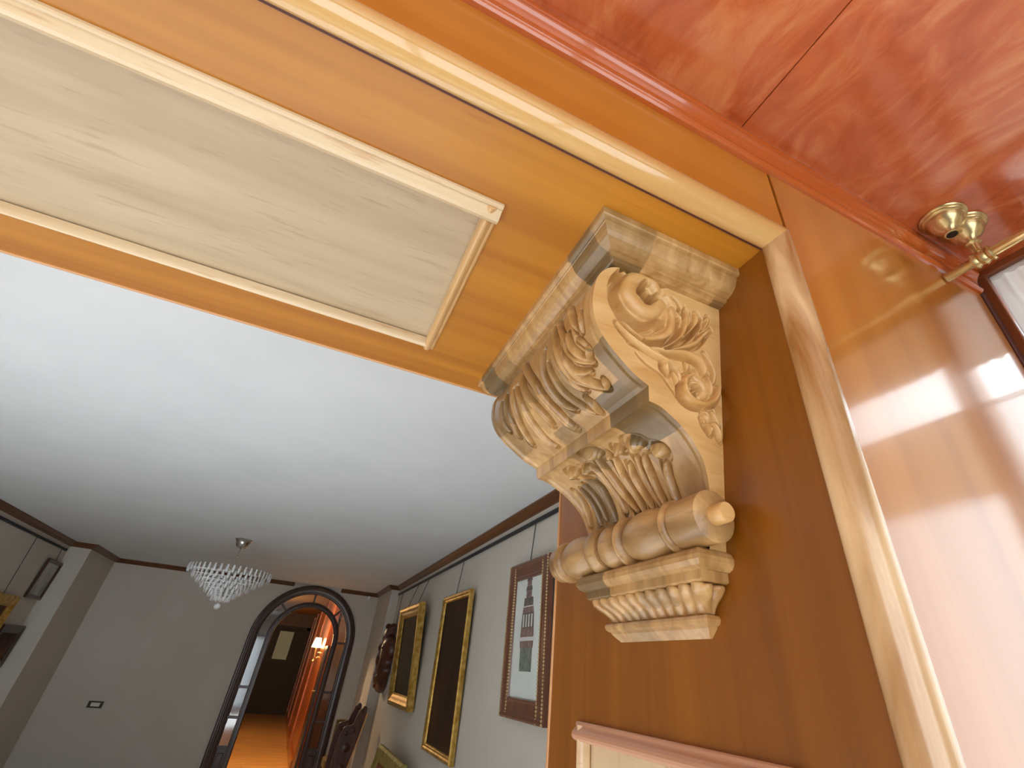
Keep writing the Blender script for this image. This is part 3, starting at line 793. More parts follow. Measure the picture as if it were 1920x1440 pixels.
def blur(H):
    K = np.pad(H, 1, mode='edge')
    return (4 * H + K[:-2, 1:-1] + K[2:, 1:-1] + K[1:-1, :-2] + K[1:-1, 2:]) / 8


def front_face(P, L0, strokes, n, m):
    P = np.array(P)
    L = np.r_[0, np.cumsum(np.hypot(*np.diff(P, axis=0).T))]
    ll = np.linspace(0, L[-1], n)
    x, z = np.interp(ll, L, P[:, 0]), np.interp(ll, L, P[:, 1])
    t = np.linspace(0, 1, m)
    tx, tz = np.gradient(x), np.gradient(z)
    g = np.hypot(tx, tz)
    nx, nz = tz / g, -tx / g
    width = 2 * half(z)
    S, T = np.meshgrid(ll - L0, t, indexing='ij')
    wmid = 0.66
    st = [(w, h, [(a, b * wmid) for a, b in pts]) for w, h, pts in strokes]
    fade = np.clip(np.minimum(t, 1 - t) / 0.03, 0, 1)[None] * np.clip(np.minimum(ll, ll[-1] - ll) / 0.012, 0, 1)[:, None]
    H = blur(blur(carve(S, T * wmid, st, 0.8, 0.011))) * fade
    # the ground between the leaves is cut a little below the plain border
    inset = np.clip((np.minimum(t, 1 - t) - 0.02) / 0.02, 0, 1)[None]
    H = H - 0.004 * inset * fade
    Z0 = np.repeat(z[:, None], m, 1)
    Y = yc(Z0) - half(Z0) + T * width[:, None]
    G = np.stack([x[:, None] + nx[:, None] * H, Y, Z0 + nz[:, None] * H], -1)
    return G * U + np.array([0, 0, CAM_Z])


ALLP = np.array(UPPER_S + LOWER_S + [(0.79, 0.36), (0.79, 0.25)])


def side_face(sign, n, m):
    """flat cheek of the corbel with its carved volute; sign -1 is the cheek towards the bay"""
    z = np.unique(np.r_[np.linspace(0.25, 0.925, n), 0.6122, 0.573])
    order = np.argsort(ALLP[:, 1])
    xf = np.interp(z, ALLP[order, 1], ALLP[order, 0])
    a = np.linspace(0, 1, m)
    X = xf[:, None] + (JX - xf)[:, None] * a[None]
    Z = np.repeat(z[:, None], m, 1)
    fade = np.clip((X - xf[:, None]) / 0.012, 0, 1) * np.clip((JX - X) / 0.006 + 0.2, 0, 1)
    H = blur(1.6 * carve(X, Z, SIDE_CARVING, 0.85, 0.006)) * fade
    Y = yc(Z) + sign * (half(Z) + H)
    return np.stack([X, Y, Z], -1) * U + np.array([0, 0, CAM_Z])


corbel = thing('corbel', 'large carved oak corbel with scroll and acanthus leaves under the archway soffit', 'corbel', W(JX, 1.1, 0.1))
mb = MB()
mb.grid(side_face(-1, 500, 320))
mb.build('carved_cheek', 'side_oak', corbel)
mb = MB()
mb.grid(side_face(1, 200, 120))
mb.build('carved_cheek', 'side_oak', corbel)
mb = MB()
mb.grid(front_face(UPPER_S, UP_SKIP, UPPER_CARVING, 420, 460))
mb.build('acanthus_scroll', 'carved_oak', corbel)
mb = MB()
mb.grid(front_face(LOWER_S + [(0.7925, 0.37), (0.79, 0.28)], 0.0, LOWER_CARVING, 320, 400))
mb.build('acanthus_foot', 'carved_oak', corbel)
z0, z1 = 0.6122, 0.573
mb = MB()
mb.add([W(0.6092, yc(z0) - half(z0), z0), W(0.6092, yc(z0) + half(z0), z0), W(0.6126, yc(z1) + half(z1), z1), W(0.6126, yc(z1) - half(z1), z1)], [(0, 1, 2, 3)])
mb.build('fillet', 'carved_oak', corbel)

# crown: a molding that returns to the jamb on both sides
def loops(prof, core, ycen, p_of=None):
    """prof: (projection from the jamb, z); returns open U-shaped loops"""
    out = []
    for p, z in prof:
        h = p + core
        c = ycen(z)
        out.append([W(JX + 0.002, c - h, z), W(JX - p, c - h, z), W(JX - p, c + h, z), W(JX + 0.002, c + h, z)])
    return out


CROWN = [(0.44, 1.0), (0.44, 0.980), (0.4375, 0.977), (0.428, 0.975), (0.428, 0.969), (0.425, 0.967), (0.4235, 0.962), (0.419, 0.952), (0.411, 0.942), (0.400, 0.9345), (0.387, 0.930),
         (0.380, 0.929), (0.380, 0.9235), (0.372, 0.9225), (0.366, 0.9205), (0.362, 0.918), (0.350, 0.917), (0.30, 0.917)]
mb = MB()
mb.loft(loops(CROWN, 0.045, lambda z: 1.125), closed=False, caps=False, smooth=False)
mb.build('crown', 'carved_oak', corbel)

# turned roller with a peg at each end
RX, RZ = 0.77, 0.33
def bulge(y0, y1, r0, r1, n=12):
    return [(r0 + (r1 - r0) * math.sin(PI * k / n) ** 0.8, y0 + (y1 - y0) * k / n) for k in range(n + 1)]


roll = [(0.0, 0.782), (0.054, 0.782), (0.058, 0.785), (0.058, 0.872), (0.056, 0.884), (0.047, 0.887)] + bulge(0.888, 0.914, 0.050, 0.064, 8) + [(0.046, 0.916)]
roll += bulge(0.918, 1.078, 0.047, 0.064) + [(0.045, 1.080)] + bulge(1.082, 1.108, 0.050, 0.066, 8) + [(0.044, 1.110)]
roll += bulge(1.112, 1.206, 0.044, 0.062) + [(0.044, 1.208)] + bulge(1.210, 1.268, 0.054, 0.065, 8) + [(0.044, 1.270)]
roll += bulge(1.272, 1.432, 0.045, 0.062) + [(0.044, 1.434)] + bulge(1.436, 1.466, 0.050, 0.063, 8) + [(0.046, 1.468), (0.054, 1.472), (0.056, 1.50), (0.050, 1.508), (0.0, 1.510)]
roller = MB().lathe([(r * U, y * U) for r, y in roll], (RX * U, 0, CAM_Z + RZ * U), 'y', 40)
roller.build('roller', 'roller_oak', corbel)
for ya, yb in ((0.744, 0.79), (1.505, 1.545)):
    near = ya < 1
    pr = [(0.0, ya), (0.0205, ya), (0.0225, ya + 0.003), (0.0225, yb)] if near else [(0.0225, ya), (0.0225, yb - 0.003), (0.0205, yb), (0.0, yb)]
    MB().lathe([(r * U, y * U) for r, y in pr], (RX * U, 0, CAM_Z + RZ * U), 'y', 24).build('peg', 'side_oak', corbel)

# capital below the roller: bead, fillet, row of carved tongues, lower bead, foot
CORE = 0.168
YC0 = lambda z: 1.08
CAP = [(0.045, 0.32), (0.060, 0.300), (0.062, 0.278), (0.070, 0.273), (0.084, 0.270), (0.095, 0.263), (0.101, 0.252), (0.100, 0.242), (0.093, 0.232), (0.084, 0.227), (0.077, 0.226), (0.0765, 0.208), (0.070, 0.2045), (0.050, 0.2035)]
mb = MB(); mb.loft(loops(CAP, CORE, YC0), closed=False, caps=False, smooth=False); mb.build('capital', 'carved_oak', corbel)
FOOT = [(0.018, 0.1475), (0.030, 0.1465), (0.0365, 0.143), (0.0385, 0.137), (0.036, 0.130), (0.030, 0.1255), (0.026, 0.1245), (0.024, 0.120), (0.008, 0.104), (0.006, 0.102), (-0.002, 0.102)]
mb = MB(); mb.loft(loops(FOOT, CORE, YC0), closed=False, caps=True, smooth=False); mb.build('foot', 'carved_oak', corbel)
# tongues along the front and the two returns, built as one fluted collar
COLL = smooth_path([(0.050, 0.2045), (0.0645, 0.200), (0.0655, 0.192), (0.054, 0.180), (0.041, 0.170), (0.030, 0.159), (0.024, 0.148)], 4)
NT = 11
rings = []
for i, (p, z) in enumerate(COLL):
    k = i / (len(COLL) - 1)
    amp = 0.017 * min(1, k * 7) * (1 - 0.55 * k)
    ring = []
    h = p + CORE
    for j in range(61):                       # near return, from the jamb outwards
        if j % 5:
            continue
        a = j / 60
        ring.append((JX - p * a, 1.08 - h - amp * abs(math.sin(PI * a * 2)) ** 0.6 + amp * 0.5, z))
    for j in range(NT * 12 + 1):
        a = j / (NT * 12)
        tongue = abs(math.sin(PI * a * NT)) ** 0.55
        ring.append((JX - p - amp * (tongue - 0.6), 1.08 - h + 2 * h * a, z + 0.006 * tongue * (1 if 0.05 < k < 0.35 else 0)))
    for j in range(60, -1, -5):
        a = j / 60
        ring.append((JX - p * a, 1.08 + h + amp * abs(math.sin(PI * a * 2)) ** 0.6 - amp * 0.5, z))
    rings.append([W(*q) for q in ring])
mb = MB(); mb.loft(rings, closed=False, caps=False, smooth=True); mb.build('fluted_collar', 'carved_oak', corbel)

# ================================================================== CURTAINS AND THE BRASS CURTAIN ROD
def curtain(name, label, y0, y1, z0, z1, mat, folds, x=XW + 0.028, amp=0.012, group=None):
    t = thing(name, label, 'curtain', W(x, (y0 + y1) / 2, z0), group)
    ny, nz = folds * 8 + 1, 14
    yy, zz = np.meshgrid(np.linspace(y0, y1, ny), np.linspace(z0, z1, nz), indexing='ij')
    k = (yy - y0) / (y1 - y0)
    xx = x + amp * np.sin(2 * PI * folds * k + 1.3 * np.sin(3 * zz)) * (0.5 + 0.5 * (z1 - zz) / max(z1 - z0, 1e-6)) + 0.004 * np.sin(17 * zz + 9 * k)
    A = np.stack([xx, yy, zz], -1) * U + np.array([0, 0, CAM_Z])
    MB().grid(A).build('cloth', mat, t)
    mb = MB(); mb.box(W(x - 0.012, y0, z1 - 0.004), W(x + 0.012, y1, z1 + 0.012)); mb.build('hem', mat, t, bevel=0.003)
    return t


curtain('linen_curtain', 'off-white linen curtain in the narrow window beside the glossy wooden wall panel', 0.364, 0.4955, 1.12, 1.432, 'linen', 3)
curtain('linen_curtain', 'off-white linen valance across the top of the wide window', -0.278, 0.290, 1.17, 1.43, 'ecru', 8)
curtain('cafe_curtain', 'sheer white cafe curtain covering the lower wide window', -0.278, 0.290, -2.2, 0.64, 'voile', 9)
curtain('cafe_curtain', 'lined cream cafe curtain across the middle of the wide window', -0.278, 0.290, 0.655, 0.965, 'lining', 9)
curtain('cafe_curtain', 'sheer white cafe curtain covering the lower narrow window', 0.364, 0.4955, -2.2, 0.965, 'voile', 3)

# rod: runs along y under the bay ceiling, its end against the front panel
QX, QZ = 1.768, 1.318
rod = thing('curtain_rod', 'slim brass curtain rod running under the red wooden ceiling', 'curtain rod', W(QX, 0.3, QZ))
MB().lathe([(0.0, 0.522 * U), (0.0165 * U, 0.522 * U), (0.0165 * U, -2.4 * U), (0, -2.4 * U)], (QX * U, 0, CAM_Z + QZ * U), 'y', 20).build('rod', 'brass', rod)


def rosette(x, y, z_end, label, holds):
    t = thing('rod_bracket', label, 'bracket', W(x, y, ZC))
    d = ZC - z_end
    prof = [(0.0, 0.0), (0.068, 0.0), (0.071, -0.004), (0.069, -0.009), (0.064, -0.0115), (0.065, -0.016), (0.062, -0.020), (0.056, -0.022), (0.056, -0.027), (0.053, -0.036), (0.047, -0.046), (0.039, -0.056), (0.030, -0.065), (0.023, -0.073), (0.020, -0.081)]
    k = d / 0.085
    MB().lathe([(r * U, h * k * U) for r, h in prof] + [(0.0185 * U, -d * U)], W(x, y, ZC), 'z', 36).build('rose', 'brass', t)
    if holds:
        MB().lathe([(0.018 * U, -d * U), (0.024 * U, -(d + 0.004) * U), (0.024 * U, -(d + 0.010) * U), (0.017 * U, -(d + 0.016) * U), (0.017 * U, -(d + 0.06) * U)], W(x, y, ZC), 'z', 24).build('stem', 'brass', t)
        ring = [(0.0168, -0.034), (0.026, -0.034), (0.029, -0.028), (0.026, -0.021), (0.022, -0.017), (0.026, -0.012), (0.0295, -0.004), (0.026, 0.004), (0.022, 0.008), (0.0255, 0.013), (0.029, 0.020), (0.026, 0.027), (0.0168, 0.029)]
        MB().lathe([(r * U, h * U) for r, h in ring], W(x, y, QZ), 'y', 28).build('collar', 'brass', t)
    else:
        MB().lathe([(0.0185 * U, -d * U), (0.022 * U, -(d + 0.002) * U), (0.022 * U, -(d + 0.007) * U), (0.0175 * U, -(d + 0.008) * U)], W(x, y, ZC), 'z', 28).build('socket_rim', 'brass', t)
        MB().lathe([(0.0, -(d + 0.0082) * U), (0.0165 * U, -(d + 0.0084) * U)], W(x, y, ZC), 'z', 24).build('socket', 'brass_dark', t)
    return t


rosette(1.671, 0.420, 1.400, 'brass ceiling rosette with an empty open socket on the red ceiling', False)
rosette(QX, 0.410, 1.395, 'brass ceiling rosette whose ringed collar holds the curtain rod', True)
# ================================================================== ARCHED GLAZED DOOR OF THE ROOM
door = struct('door_1')


def arch_path(r, n=28):
    p = [(AX - r, -1.85)] + [(AX - r, -1.85 + (AZ + 1.85) * k / 4) for k in range(1, 4)]
    p += [(AX + r * math.cos(PI - PI * k / n), AZ + r * math.sin(PI * k / n)) for k in range(n + 1)]
    p += [(AX + r, AZ - (AZ + 1.85) * k / 4) for k in range(1, 5)]
    return p


def arch_ring(prof, name, mat, parent, y0):
    """prof: (radius, depth towards the room)"""
    cols = [arch_path(r) for r, _ in prof]
    rings = [[R3(cols[j][i][0], y0 - prof[j][1], cols[j][i][1]) for j in range(len(prof))] for i in range(len(cols[0]))]
    m = MB(); m.loft(rings, True, True, False); return m.build(name, mat, parent)


arch_ring([(0.94, 0.0), (0.94, 0.045), (0.925, 0.06), (0.90, 0.062), (0.885, 0.05), (0.875, 0.05), (0.862, 0.036), (0.825, 0.030), (0.812, 0.018), (0.80, 0.016), (0.785, 0.0), (0.785, -0.06), (0.86, -0.06), (0.86, -0.001)], 'casing', 'arch_wood', door, YBW)
arch_ring([(0.645, 0.0), (0.636, 0.014), (0.60, 0.018), (0.565, 0.018), (0.55, 0.006), (0.55, -0.05), (0.645, -0.05)], 'inner_stile', 'arch_wood', door, YBW + 0.01)
ANG = [0, 45, 90, 135, 180]
for a in ANG:
    c, s = math.cos(math.radians(a)), math.sin(math.radians(a))
    r0, r1, w = 0.63, 0.80, 0.018
    m = MB()
    p = [(AX + r * c + q * -s, AZ + r * s + q * c) for r, q in ((r0, -w), (r1, -w), (r1, w), (r0, w))]
    m.add([R3(x, YBW - 0.012, z) for x, z in p] + [R3(x, YBW + 0.04, z) for x, z in p], [(0, 1, 2, 3), (7, 6, 5, 4), (0, 4, 5, 1), (1, 5, 6, 2), (2, 6, 7, 3), (3, 7, 4, 0)])
    m.build('muntin', 'arch_wood', door)
LEV = [AZ, -0.50, -0.935, -1.34]
for sgn in (-1, 1):
    xa, xb = sorted((AX + sgn * 0.63, AX + sgn * 0.80))
    for z in LEV[1:]:
        m = MB(); rbox(m, (xa, YBW - 0.016, z - 0.02), (xb, YBW + 0.04, z + 0.02)); m.build('muntin', 'arch_wood', door, bevel=0.004)
    for k in range(3):
        m = MB(); rbox(m, (xa, YBW + 0.012, LEV[k + 1] + 0.012), (xb, YBW + 0.020, LEV[k] - 0.012)); m.build('pane', 'door_glass', door, bevel=0.003)
    m = MB(); rbox(m, (xa, YBW, -1.85), (xb, YBW + 0.03, -1.35)); m.build('solid_panel', 'arch_wood', door)
    m = MB(); rbox(m, (xa + 0.035, YBW - 0.014, -1.78), (xb - 0.035, YBW + 0.002, -1.42)); m.build('raised_field', 'arch_wood', door, bevel=0.01)
for k in range(4):
    m = MB()
    aa = [math.radians(ANG[k] + 1.2 + (ANG[k + 1] - ANG[k] - 2.4) * i / 8) for i in range(9)]
    rings = [[R3(AX + r * math.cos(t), y, AZ + r * math.sin(t)) for r, y in ((0.635, YBW + 0.012), (0.795, YBW + 0.012), (0.795, YBW + 0.02), (0.635, YBW + 0.02))] for t in aa]
    m.loft(rings, True, True, False); m.build('pane', 'door_glass', door)
# the leaf, opened back into the hall
lx0, lx1 = 0.755, 0.795
m = MB(); rbox(m, (lx0, 11.50, -1.85), (lx1, 12.35, 0.25)); m.build('door_leaf', 'arch_wood', door, bevel=0.006)
m = MB(); rbox(m, (lx0 - 0.006, 11.515, -0.62), (lx0, 11.56, -0.40)); m.build('handle_plate', 'brass', door, bevel=0.003)
m = MB(); m.tube([R3(lx0 - 0.004, 11.538, -0.50), R3(lx0 - 0.05, 11.538, -0.50), R3(lx0 - 0.055, 11.56, -0.50), R3(lx0 - 0.055, 11.66, -0.505)], 0.009); m.build('handle', 'brass', door)

# ================================================================== THINGS ON THE RIGHT WALL
def put(o, loc, rot):
    o.location = loc
    o.rotation_euler = rot
    return o


def framed(name, label, y0, y1, z0, z1, fw, fd, wall_x, side, tilt, frame_mat, art, wires, rail_z, group=None, beads=None, rails_mat=None, profile=None):
    """a framed picture on a wall that faces -x (side -1) or +x (side 1); local x = along the wall towards the viewer's right, y = out of the wall, z = up"""
    w, h = y1 - y0, z1 - z0
    t = thing(name, label, 'picture', R3(wall_x, (y0 + y1) / 2, z0), group)
    # local frame: a along world y, b out of the wall (world side), c up; tilted about the lower edge
    ct, st = math.cos(tilt), math.sin(tilt)

    def L(a, b, c):
        bb, cc = b * ct + c * st, -b * st + c * ct
        return (side * bb, a, cc)

    prof = profile or [(0, 0), (0, fd * 0.75), (fw * 0.18, fd), (fw * 0.42, fd * 0.92), (fw * 0.62, fd * 0.78), (fw * 0.8, fd * 0.74), (fw * 0.9, fd * 0.62), (fw, fd * 0.4), (fw, 0)]
    A0, A1 = -w / 2, w / 2
    rail = [('far', lambda p, q, e: L(A1 - p, q, (p if e == 0 else h - p))), ('near', lambda p, q, e: L(A0 + p, q, (p if e == 0 else h - p))),
            ('low', lambda p, q, e: L((A0 + p if e == 0 else A1 - p), q, p)), ('top', lambda p, q, e: L((A0 + p if e == 0 else A1 - p), q, h - p))]
    for nm, fn in rail:
        m = MB(); m.loft([[fn(p, q, 0) for p, q in prof], [fn(p, q, 1) for p, q in prof]], True, True, False)
        m.build('frame_rail', (rails_mat if rails_mat and nm in ('low', 'top') else frame_mat), t, local=True)
    m = MB(); b = fd * 0.35
    m.add([L(A0 + fw * .9, b, fw * .9), L(A1 - fw * .9, b, fw * .9), L(A1 - fw * .9, b, h - fw * .9), L(A0 + fw * .9, b, h - fw * .9),
           L(A0 + fw * .9, 0.004, fw * .9), L(A1 - fw * .9, 0.004, fw * .9), L(A1 - fw * .9, 0.004, h - fw * .9), L(A0 + fw * .9, 0.004, h - fw * .9)],
          [(0, 1, 2, 3), (7, 6, 5, 4), (0, 4, 5, 1), (1, 5, 6, 2), (2, 6, 7, 3), (3, 7, 4, 0)])
    m.build('artwork', art, t, local=True)
    if beads:
        for a in beads:
            for e in (0, 1):
                m = MB()
                n = int(h / 0.021)
                for k in range(n):
                    c = 0.01 + (h - 0.02) * k / (n - 1)
                    aa = (A0 + a[0]) if e == 0 else (A1 - a[0])
                    m.lathe([(0.0, -0.010), (0.008, -0.006), (0.010, 0), (0.008, 0.006), (0.0, 0.010)], L(aa, a[1], c), 'z', 6)
                m.build('beading', 'gold_beads', t, local=True)['kind'] = 'stuff'
    for a in wires:
        m = MB()
        p = L(a, fd * 0.3, h - 0.01)
        m.tube([(p[0], p[1], p[2]), (side * 0.012, a, rail_z - 0.0135 - z0)], 0.0045, 6)
        m.build('hanging_wire', 'wire', t, local=True)
    return t, L, (A0, A1, h, b)


def art_noise(name, c1, c2, scale, rough=0.65):
    m = base_mat(name, c1, rough, 0, 0, 0.2, 0.2)
    MAT[name] = noise_color(m, c1, c2, (1, 1, 0.6), scale, 4, 0.4, 0.72)
    return name


art_noise('dark_canvas', lin(40, 24, 12), lin(74, 42, 22), 2.6)
art_noise('black_canvas', lin(20, 16, 8), lin(56, 42, 20), 3.4)
art_noise('grey_print', lin(196, 194, 184), lin(130, 130, 124), 5)
art_noise('brown_canvas', lin(58, 34, 22), lin(112, 78, 58), 6)

# the tall picture of a tower, nearest the opening
BEADED = [(0, 0), (0, 0.034), (0.012, 0.040), (0.030, 0.040), (0.036, 0.034), (0.10, 0.030), (0.112, 0.034), (0.122, 0.030), (0.128, 0.016), (0.128, 0)]
tp, L, (A0, A1, h, b) = framed('framed_print', 'tall framed tower drawing in beaded brown frame, nearest the archway', 3.245, 4.005, -0.245, 0.785, 0.128, 0.04, XR - 0.012, -1, 0.022, 'brown_frame', 'paper',
                               (0.02,), 1.11, beads=[(0.018, 0.038), (0.117, 0.031)], profile=BEADED)
MAT['ink_brown'] = noise_color(base_mat('ink_brown', lin(122, 92, 84), 0.7), lin(112, 84, 78), lin(150, 126, 118), (1, 1, 1), 30)
MAT['ink_dark'] = noise_color(base_mat('ink_dark', lin(84, 76, 70), 0.7), lin(78, 70, 66), lin(120, 108, 100), (1, 1, 1), 30)
MAT['ink_green'] = noise_color(base_mat('ink_green', lin(104, 112, 100), 0.7), lin(92, 98, 88), lin(136, 142, 130), (1, 1, 1), 24)
MAT['ink_pale'] = base_mat('ink_pale', lin(206, 204, 200), 0.7)


def ink(pts, mat, d):
    m = MB(); n = len(pts)
    m.add([L(a, b + 0.0006, c) for a, c in pts] + [L(a, b + 0.0012 + d, c) for a, c in pts], [tuple(range(n)), tuple(range(2 * n - 1, n - 1, -1))] + [(i, (i + 1) % n, n + (i + 1) % n, n + i) for i in range(n)])
    m.build('tower_drawing', mat, tp, local=True)


def trap(c0, c1, w0, w1, mat, d=0.0, off=0.0):
    ink([(-w0 + off, c0), (w0 + off, c0), (w1 + off, c1), (-w1 + off, c1)], mat, d)


trap(0.285, 0.430, 0.105, 0.105, 'ink_green')
trap(0.430, 0.475, 0.115, 0.120, 'ink_brown')
trap(0.475, 0.500, 0.135, 0.135, 'ink_pale')
trap(0.500, 0.560, 0.120, 0.115, 'ink_brown')
trap(0.560, 0.660, 0.115, 0.105, 'ink_dark')
for k in range(4):
    trap(0.565, 0.650, 0.012, 0.012, 'ink_pale', 0.0006, -0.075 + 0.05 * k)
trap(0.660, 0.700, 0.105, 0.095, 'ink_brown')
trap(0.700, 0.708, 0.098, 0.098, 'ink_pale')
trap(0.708, 0.765, 0.088, 0.080, 'ink_dark')
trap(0.765, 0.815, 0.052, 0.050, 'ink_brown')
trap(0.778, 0.802, 0.014, 0.014, 'ink_dark', 0.0006)
trap(0.815, 0.845, 0.060, 0.050, 'ink_dark')
trap(0.845, 0.885, 0.042, 0.040, 'ink_brown')
trap(0.885, 0.915, 0.056, 0.030, 'ink_dark')

framed('oil_painting', 'tall dark portrait canvas in slim gilt frame, second from the archway', 5.035, 6.06, -0.685, 0.725, 0.062, 0.05, XR - 0.012, -1, 0.022, 'gold', 'dark_canvas', (0.10,), 1.11)
framed('oil_painting', 'blackened canvas in a deep gold frame beside the wood carving', 6.90, 8.24, -0.44, 0.755, 0.15, 0.085, XR - 0.012, -1, 0.075, 'gold', 'black_canvas', (-0.25, 0.42), 1.109,
       profile=[(0, 0), (0, 0.07), (0.02, 0.085), (0.05, 0.083), (0.075, 0.07), (0.10, 0.062), (0.125, 0.05), (0.15, 0.02), (0.15, 0)])

def rail(name, label, x, y0, y1):
    t = thing(name, label, 'picture rail', R3(x, (y0 + y1) / 2, 1.11))
    m = MB(); rbox(m, (x - 0.012, y0, 1.098), (x + 0.012, y1, 1.128)); m.build('track', 'black_metal', t, bevel=0.003)
    for ya in (y0, y1 - 0.02):
        m = MB(); rbox(m, (x - 0.0125, ya, 1.0965), (x + 0.016, ya + 0.02, 1.132)); m.build('end_cap', 'black_metal', t)
    return t


rail('picture_rail', 'thin black picture rail above the gilt paintings, under the brown cornice', XR - 0.013, 1.0, 9.72)
rail('picture_rail', 'thin black picture rail above the small pictures by the grey pilaster', XLW + 0.013, 2.0, 9.9)

# carved wooden relief by the pilaster
carv = thing('wood_carving', 'dark brown carved wooden relief with a knobbed top between pilaster and gold frame', 'carving', R3(1.60, 9.3, -0.37))
sil = [(-0.02, 0.0), (0.16, 0.05), (0.20, 0.14), (0.30, 0.16), (0.32, 0.26), (0.26, 0.30), (0.34, 0.42), (0.36, 0.58), (0.35, 0.70), (0.27, 0.76), (0.12, 0.80), (0.10, 0.86), (0.12, 0.93), (0.06, 0.98), (-0.05, 0.98), (-0.11, 0.93),
       (-0.09, 0.86), (-0.12, 0.80), (-0.28, 0.76), (-0.36, 0.68), (-0.37, 0.54), (-0.30, 0.42), (-0.34, 0.30), (-0.26, 0.20), (-0.22, 0.10), (-0.12, 0.03)]
mb = MB()
rings = []
for sc, d in ((1.0, 0.0), (1.0, 0.05), (0.94, 0.10), (0.78, 0.14), (0.5, 0.165)):
    rings.append([(1.60 - d - 0.012 * math.sin(7 * a + 13 * c) * (d > 0.06), 9.3 + a * sc, CAM_Z - 0.37 + 0.49 + (c - 0.49) * (0.2 + 0.8 * sc)) for a, c in smooth_path(sil + [sil[0]], 3)[:-1]])
mb.loft(rings, True, True, True); mb.build('carved_body', 'carving_wood', carv)
for a, c, r in ((0, 0.93, 0.05), (0.17, 0.62, 0.07), (-0.17, 0.62, 0.07), (0.0, 0.42, 0.09), (0.14, 0.24, 0.06), (-0.13, 0.22, 0.06), (0.0, 0.10, 0.05)):
    m = MB(); m.lathe([(0.0, -r), (r * 0.7, -r * 0.7), (r, 0), (r * 0.7, r * 0.7), (0.0, r)], (1.485, 9.3 + a, CAM_Z - 0.37 + c), 'z', 12); m.build('carved_boss', 'carving_wood', carv)
m = MB(); m.tube([R3(1.60, 9.3, 0.5), R3(1.605, 9.3, 1.0965)], 0.0045, 6); m.build('hanging_wire', 'wire', carv)

# solid-sided carved chair against the right wall, and an upholstered one behind it
stall = thing('carved_chair', 'tall dark carved chair with solid side and knobbed top standing by the right wall', 'chair', (1.2, 9.0, 0))
SIDE = [(1.235, -1.85), (1.235, -1.24), (1.30, -0.92), (1.352, -0.60), (1.352, -0.545), (1.335, -0.520), (1.315, -0.512), (1.295, -0.520), (1.283, -0.545), (1.262, -0.55), (1.245, -0.60), (1.215, -0.68),
        (1.20, -0.735), (1.15, -0.755), (1.10, -0.765), (1.075, -0.785), (1.065, -0.83), (1.045, -0.90), (1.03, -1.10), (1.02, -1.85)]
for y0 in (8.70, 9.32):
    m = MB(); m.loft([[R3(x, y, z) for x, z in SIDE] for y in (y0, y0 + 0.05)], True, True, False); m.build('side_panel', 'carving_wood', stall, bevel=0.006)
    m = MB(); m.loft([[R3(x + dx, y, z) for x, z, dx in ((1.237, -1.85, 0), (1.237, -1.24, 0), (1.302, -0.92, 0), (1.354, -0.60, 0), (1.374, -0.60, 0), (1.322, -0.92, 0), (1.257, -1.24, 0), (1.257, -1.85, 0))] for y in (y0 - 0.004, y0 + 0.054)], True, True, False); m.build('edge_strip', 'edge_wood', stall)  # pale strip puts the light caught by the rear edge into the colour
    for x, z, r in ((1.30, -0.58, 0.022), (1.22, -0.80, 0.035), (1.13, -0.84, 0.028), (1.17, -1.0, 0.06), (1.16, -1.22, 0.05)):
        m = MB(); m.lathe([(0.0, -0.016), (r * 0.6, -0.012), (r, 0.0)], R3(x, y0, z), 'y', 14); m.build('carved_boss', 'carving_wood', stall)
m = MB(); rbox(m, (1.04, 8.75, -1.45), (1.235, 9.32, -1.37)); m.build('seat', 'chair_cloth', stall, bevel=0.015)
m = MB(); m.loft([[R3(x, y, z) for x, z in ((1.20, -1.37), (1.262, -0.90), (1.31, -0.60), (1.335, -0.60), (1.285, -0.90), (1.225, -1.37))] for y in (8.75, 9.32)], True, True, False); m.build('back_panel', 'chair_cloth', stall)
olv = thing('armchair', 'olive upholstered armchair half hidden behind the tall carved chair', 'chair', (1.25, 10.4, 0))
m = MB(); rbox(m, (1.14, 10.30, -1.45), (1.43, 10.40, -0.81)); m.build('backrest', 'olive_cloth', olv, bevel=0.02)
m = MB(); rbox(m, (1.12, 10.38, -1.50), (1.45, 10.90, -1.36)); m.build('seat', 'olive_cloth', olv, bevel=0.03)
for dx in (1.14, 1.40):
    for dy in (10.34, 10.84):
        m = MB(); m.loft([[R3(dx + a * r, dy + c * r, z) for a, c in ((-1, -1), (1, -1), (1, 1), (-1, 1))] for r, z in ((0.015, -1.85), (0.024, -1.49))], True, True, False); m.build('leg', 'carving_wood', olv)

# a framed panel leaning on the wall, below the gilt paintings
lean = thing('leaning_picture', 'olive gold framed panel with rust liner leaning low under the gilt paintings', 'picture', R3(1.40, 7.2, -1.83))
ta = 0.20


def LP(a, bq, c):
    return R3(1.30 + 0.0 + c * math.sin(ta) - bq * math.cos(ta), 7.75 - a, -1.83 + c * math.cos(ta) + bq * math.sin(ta))


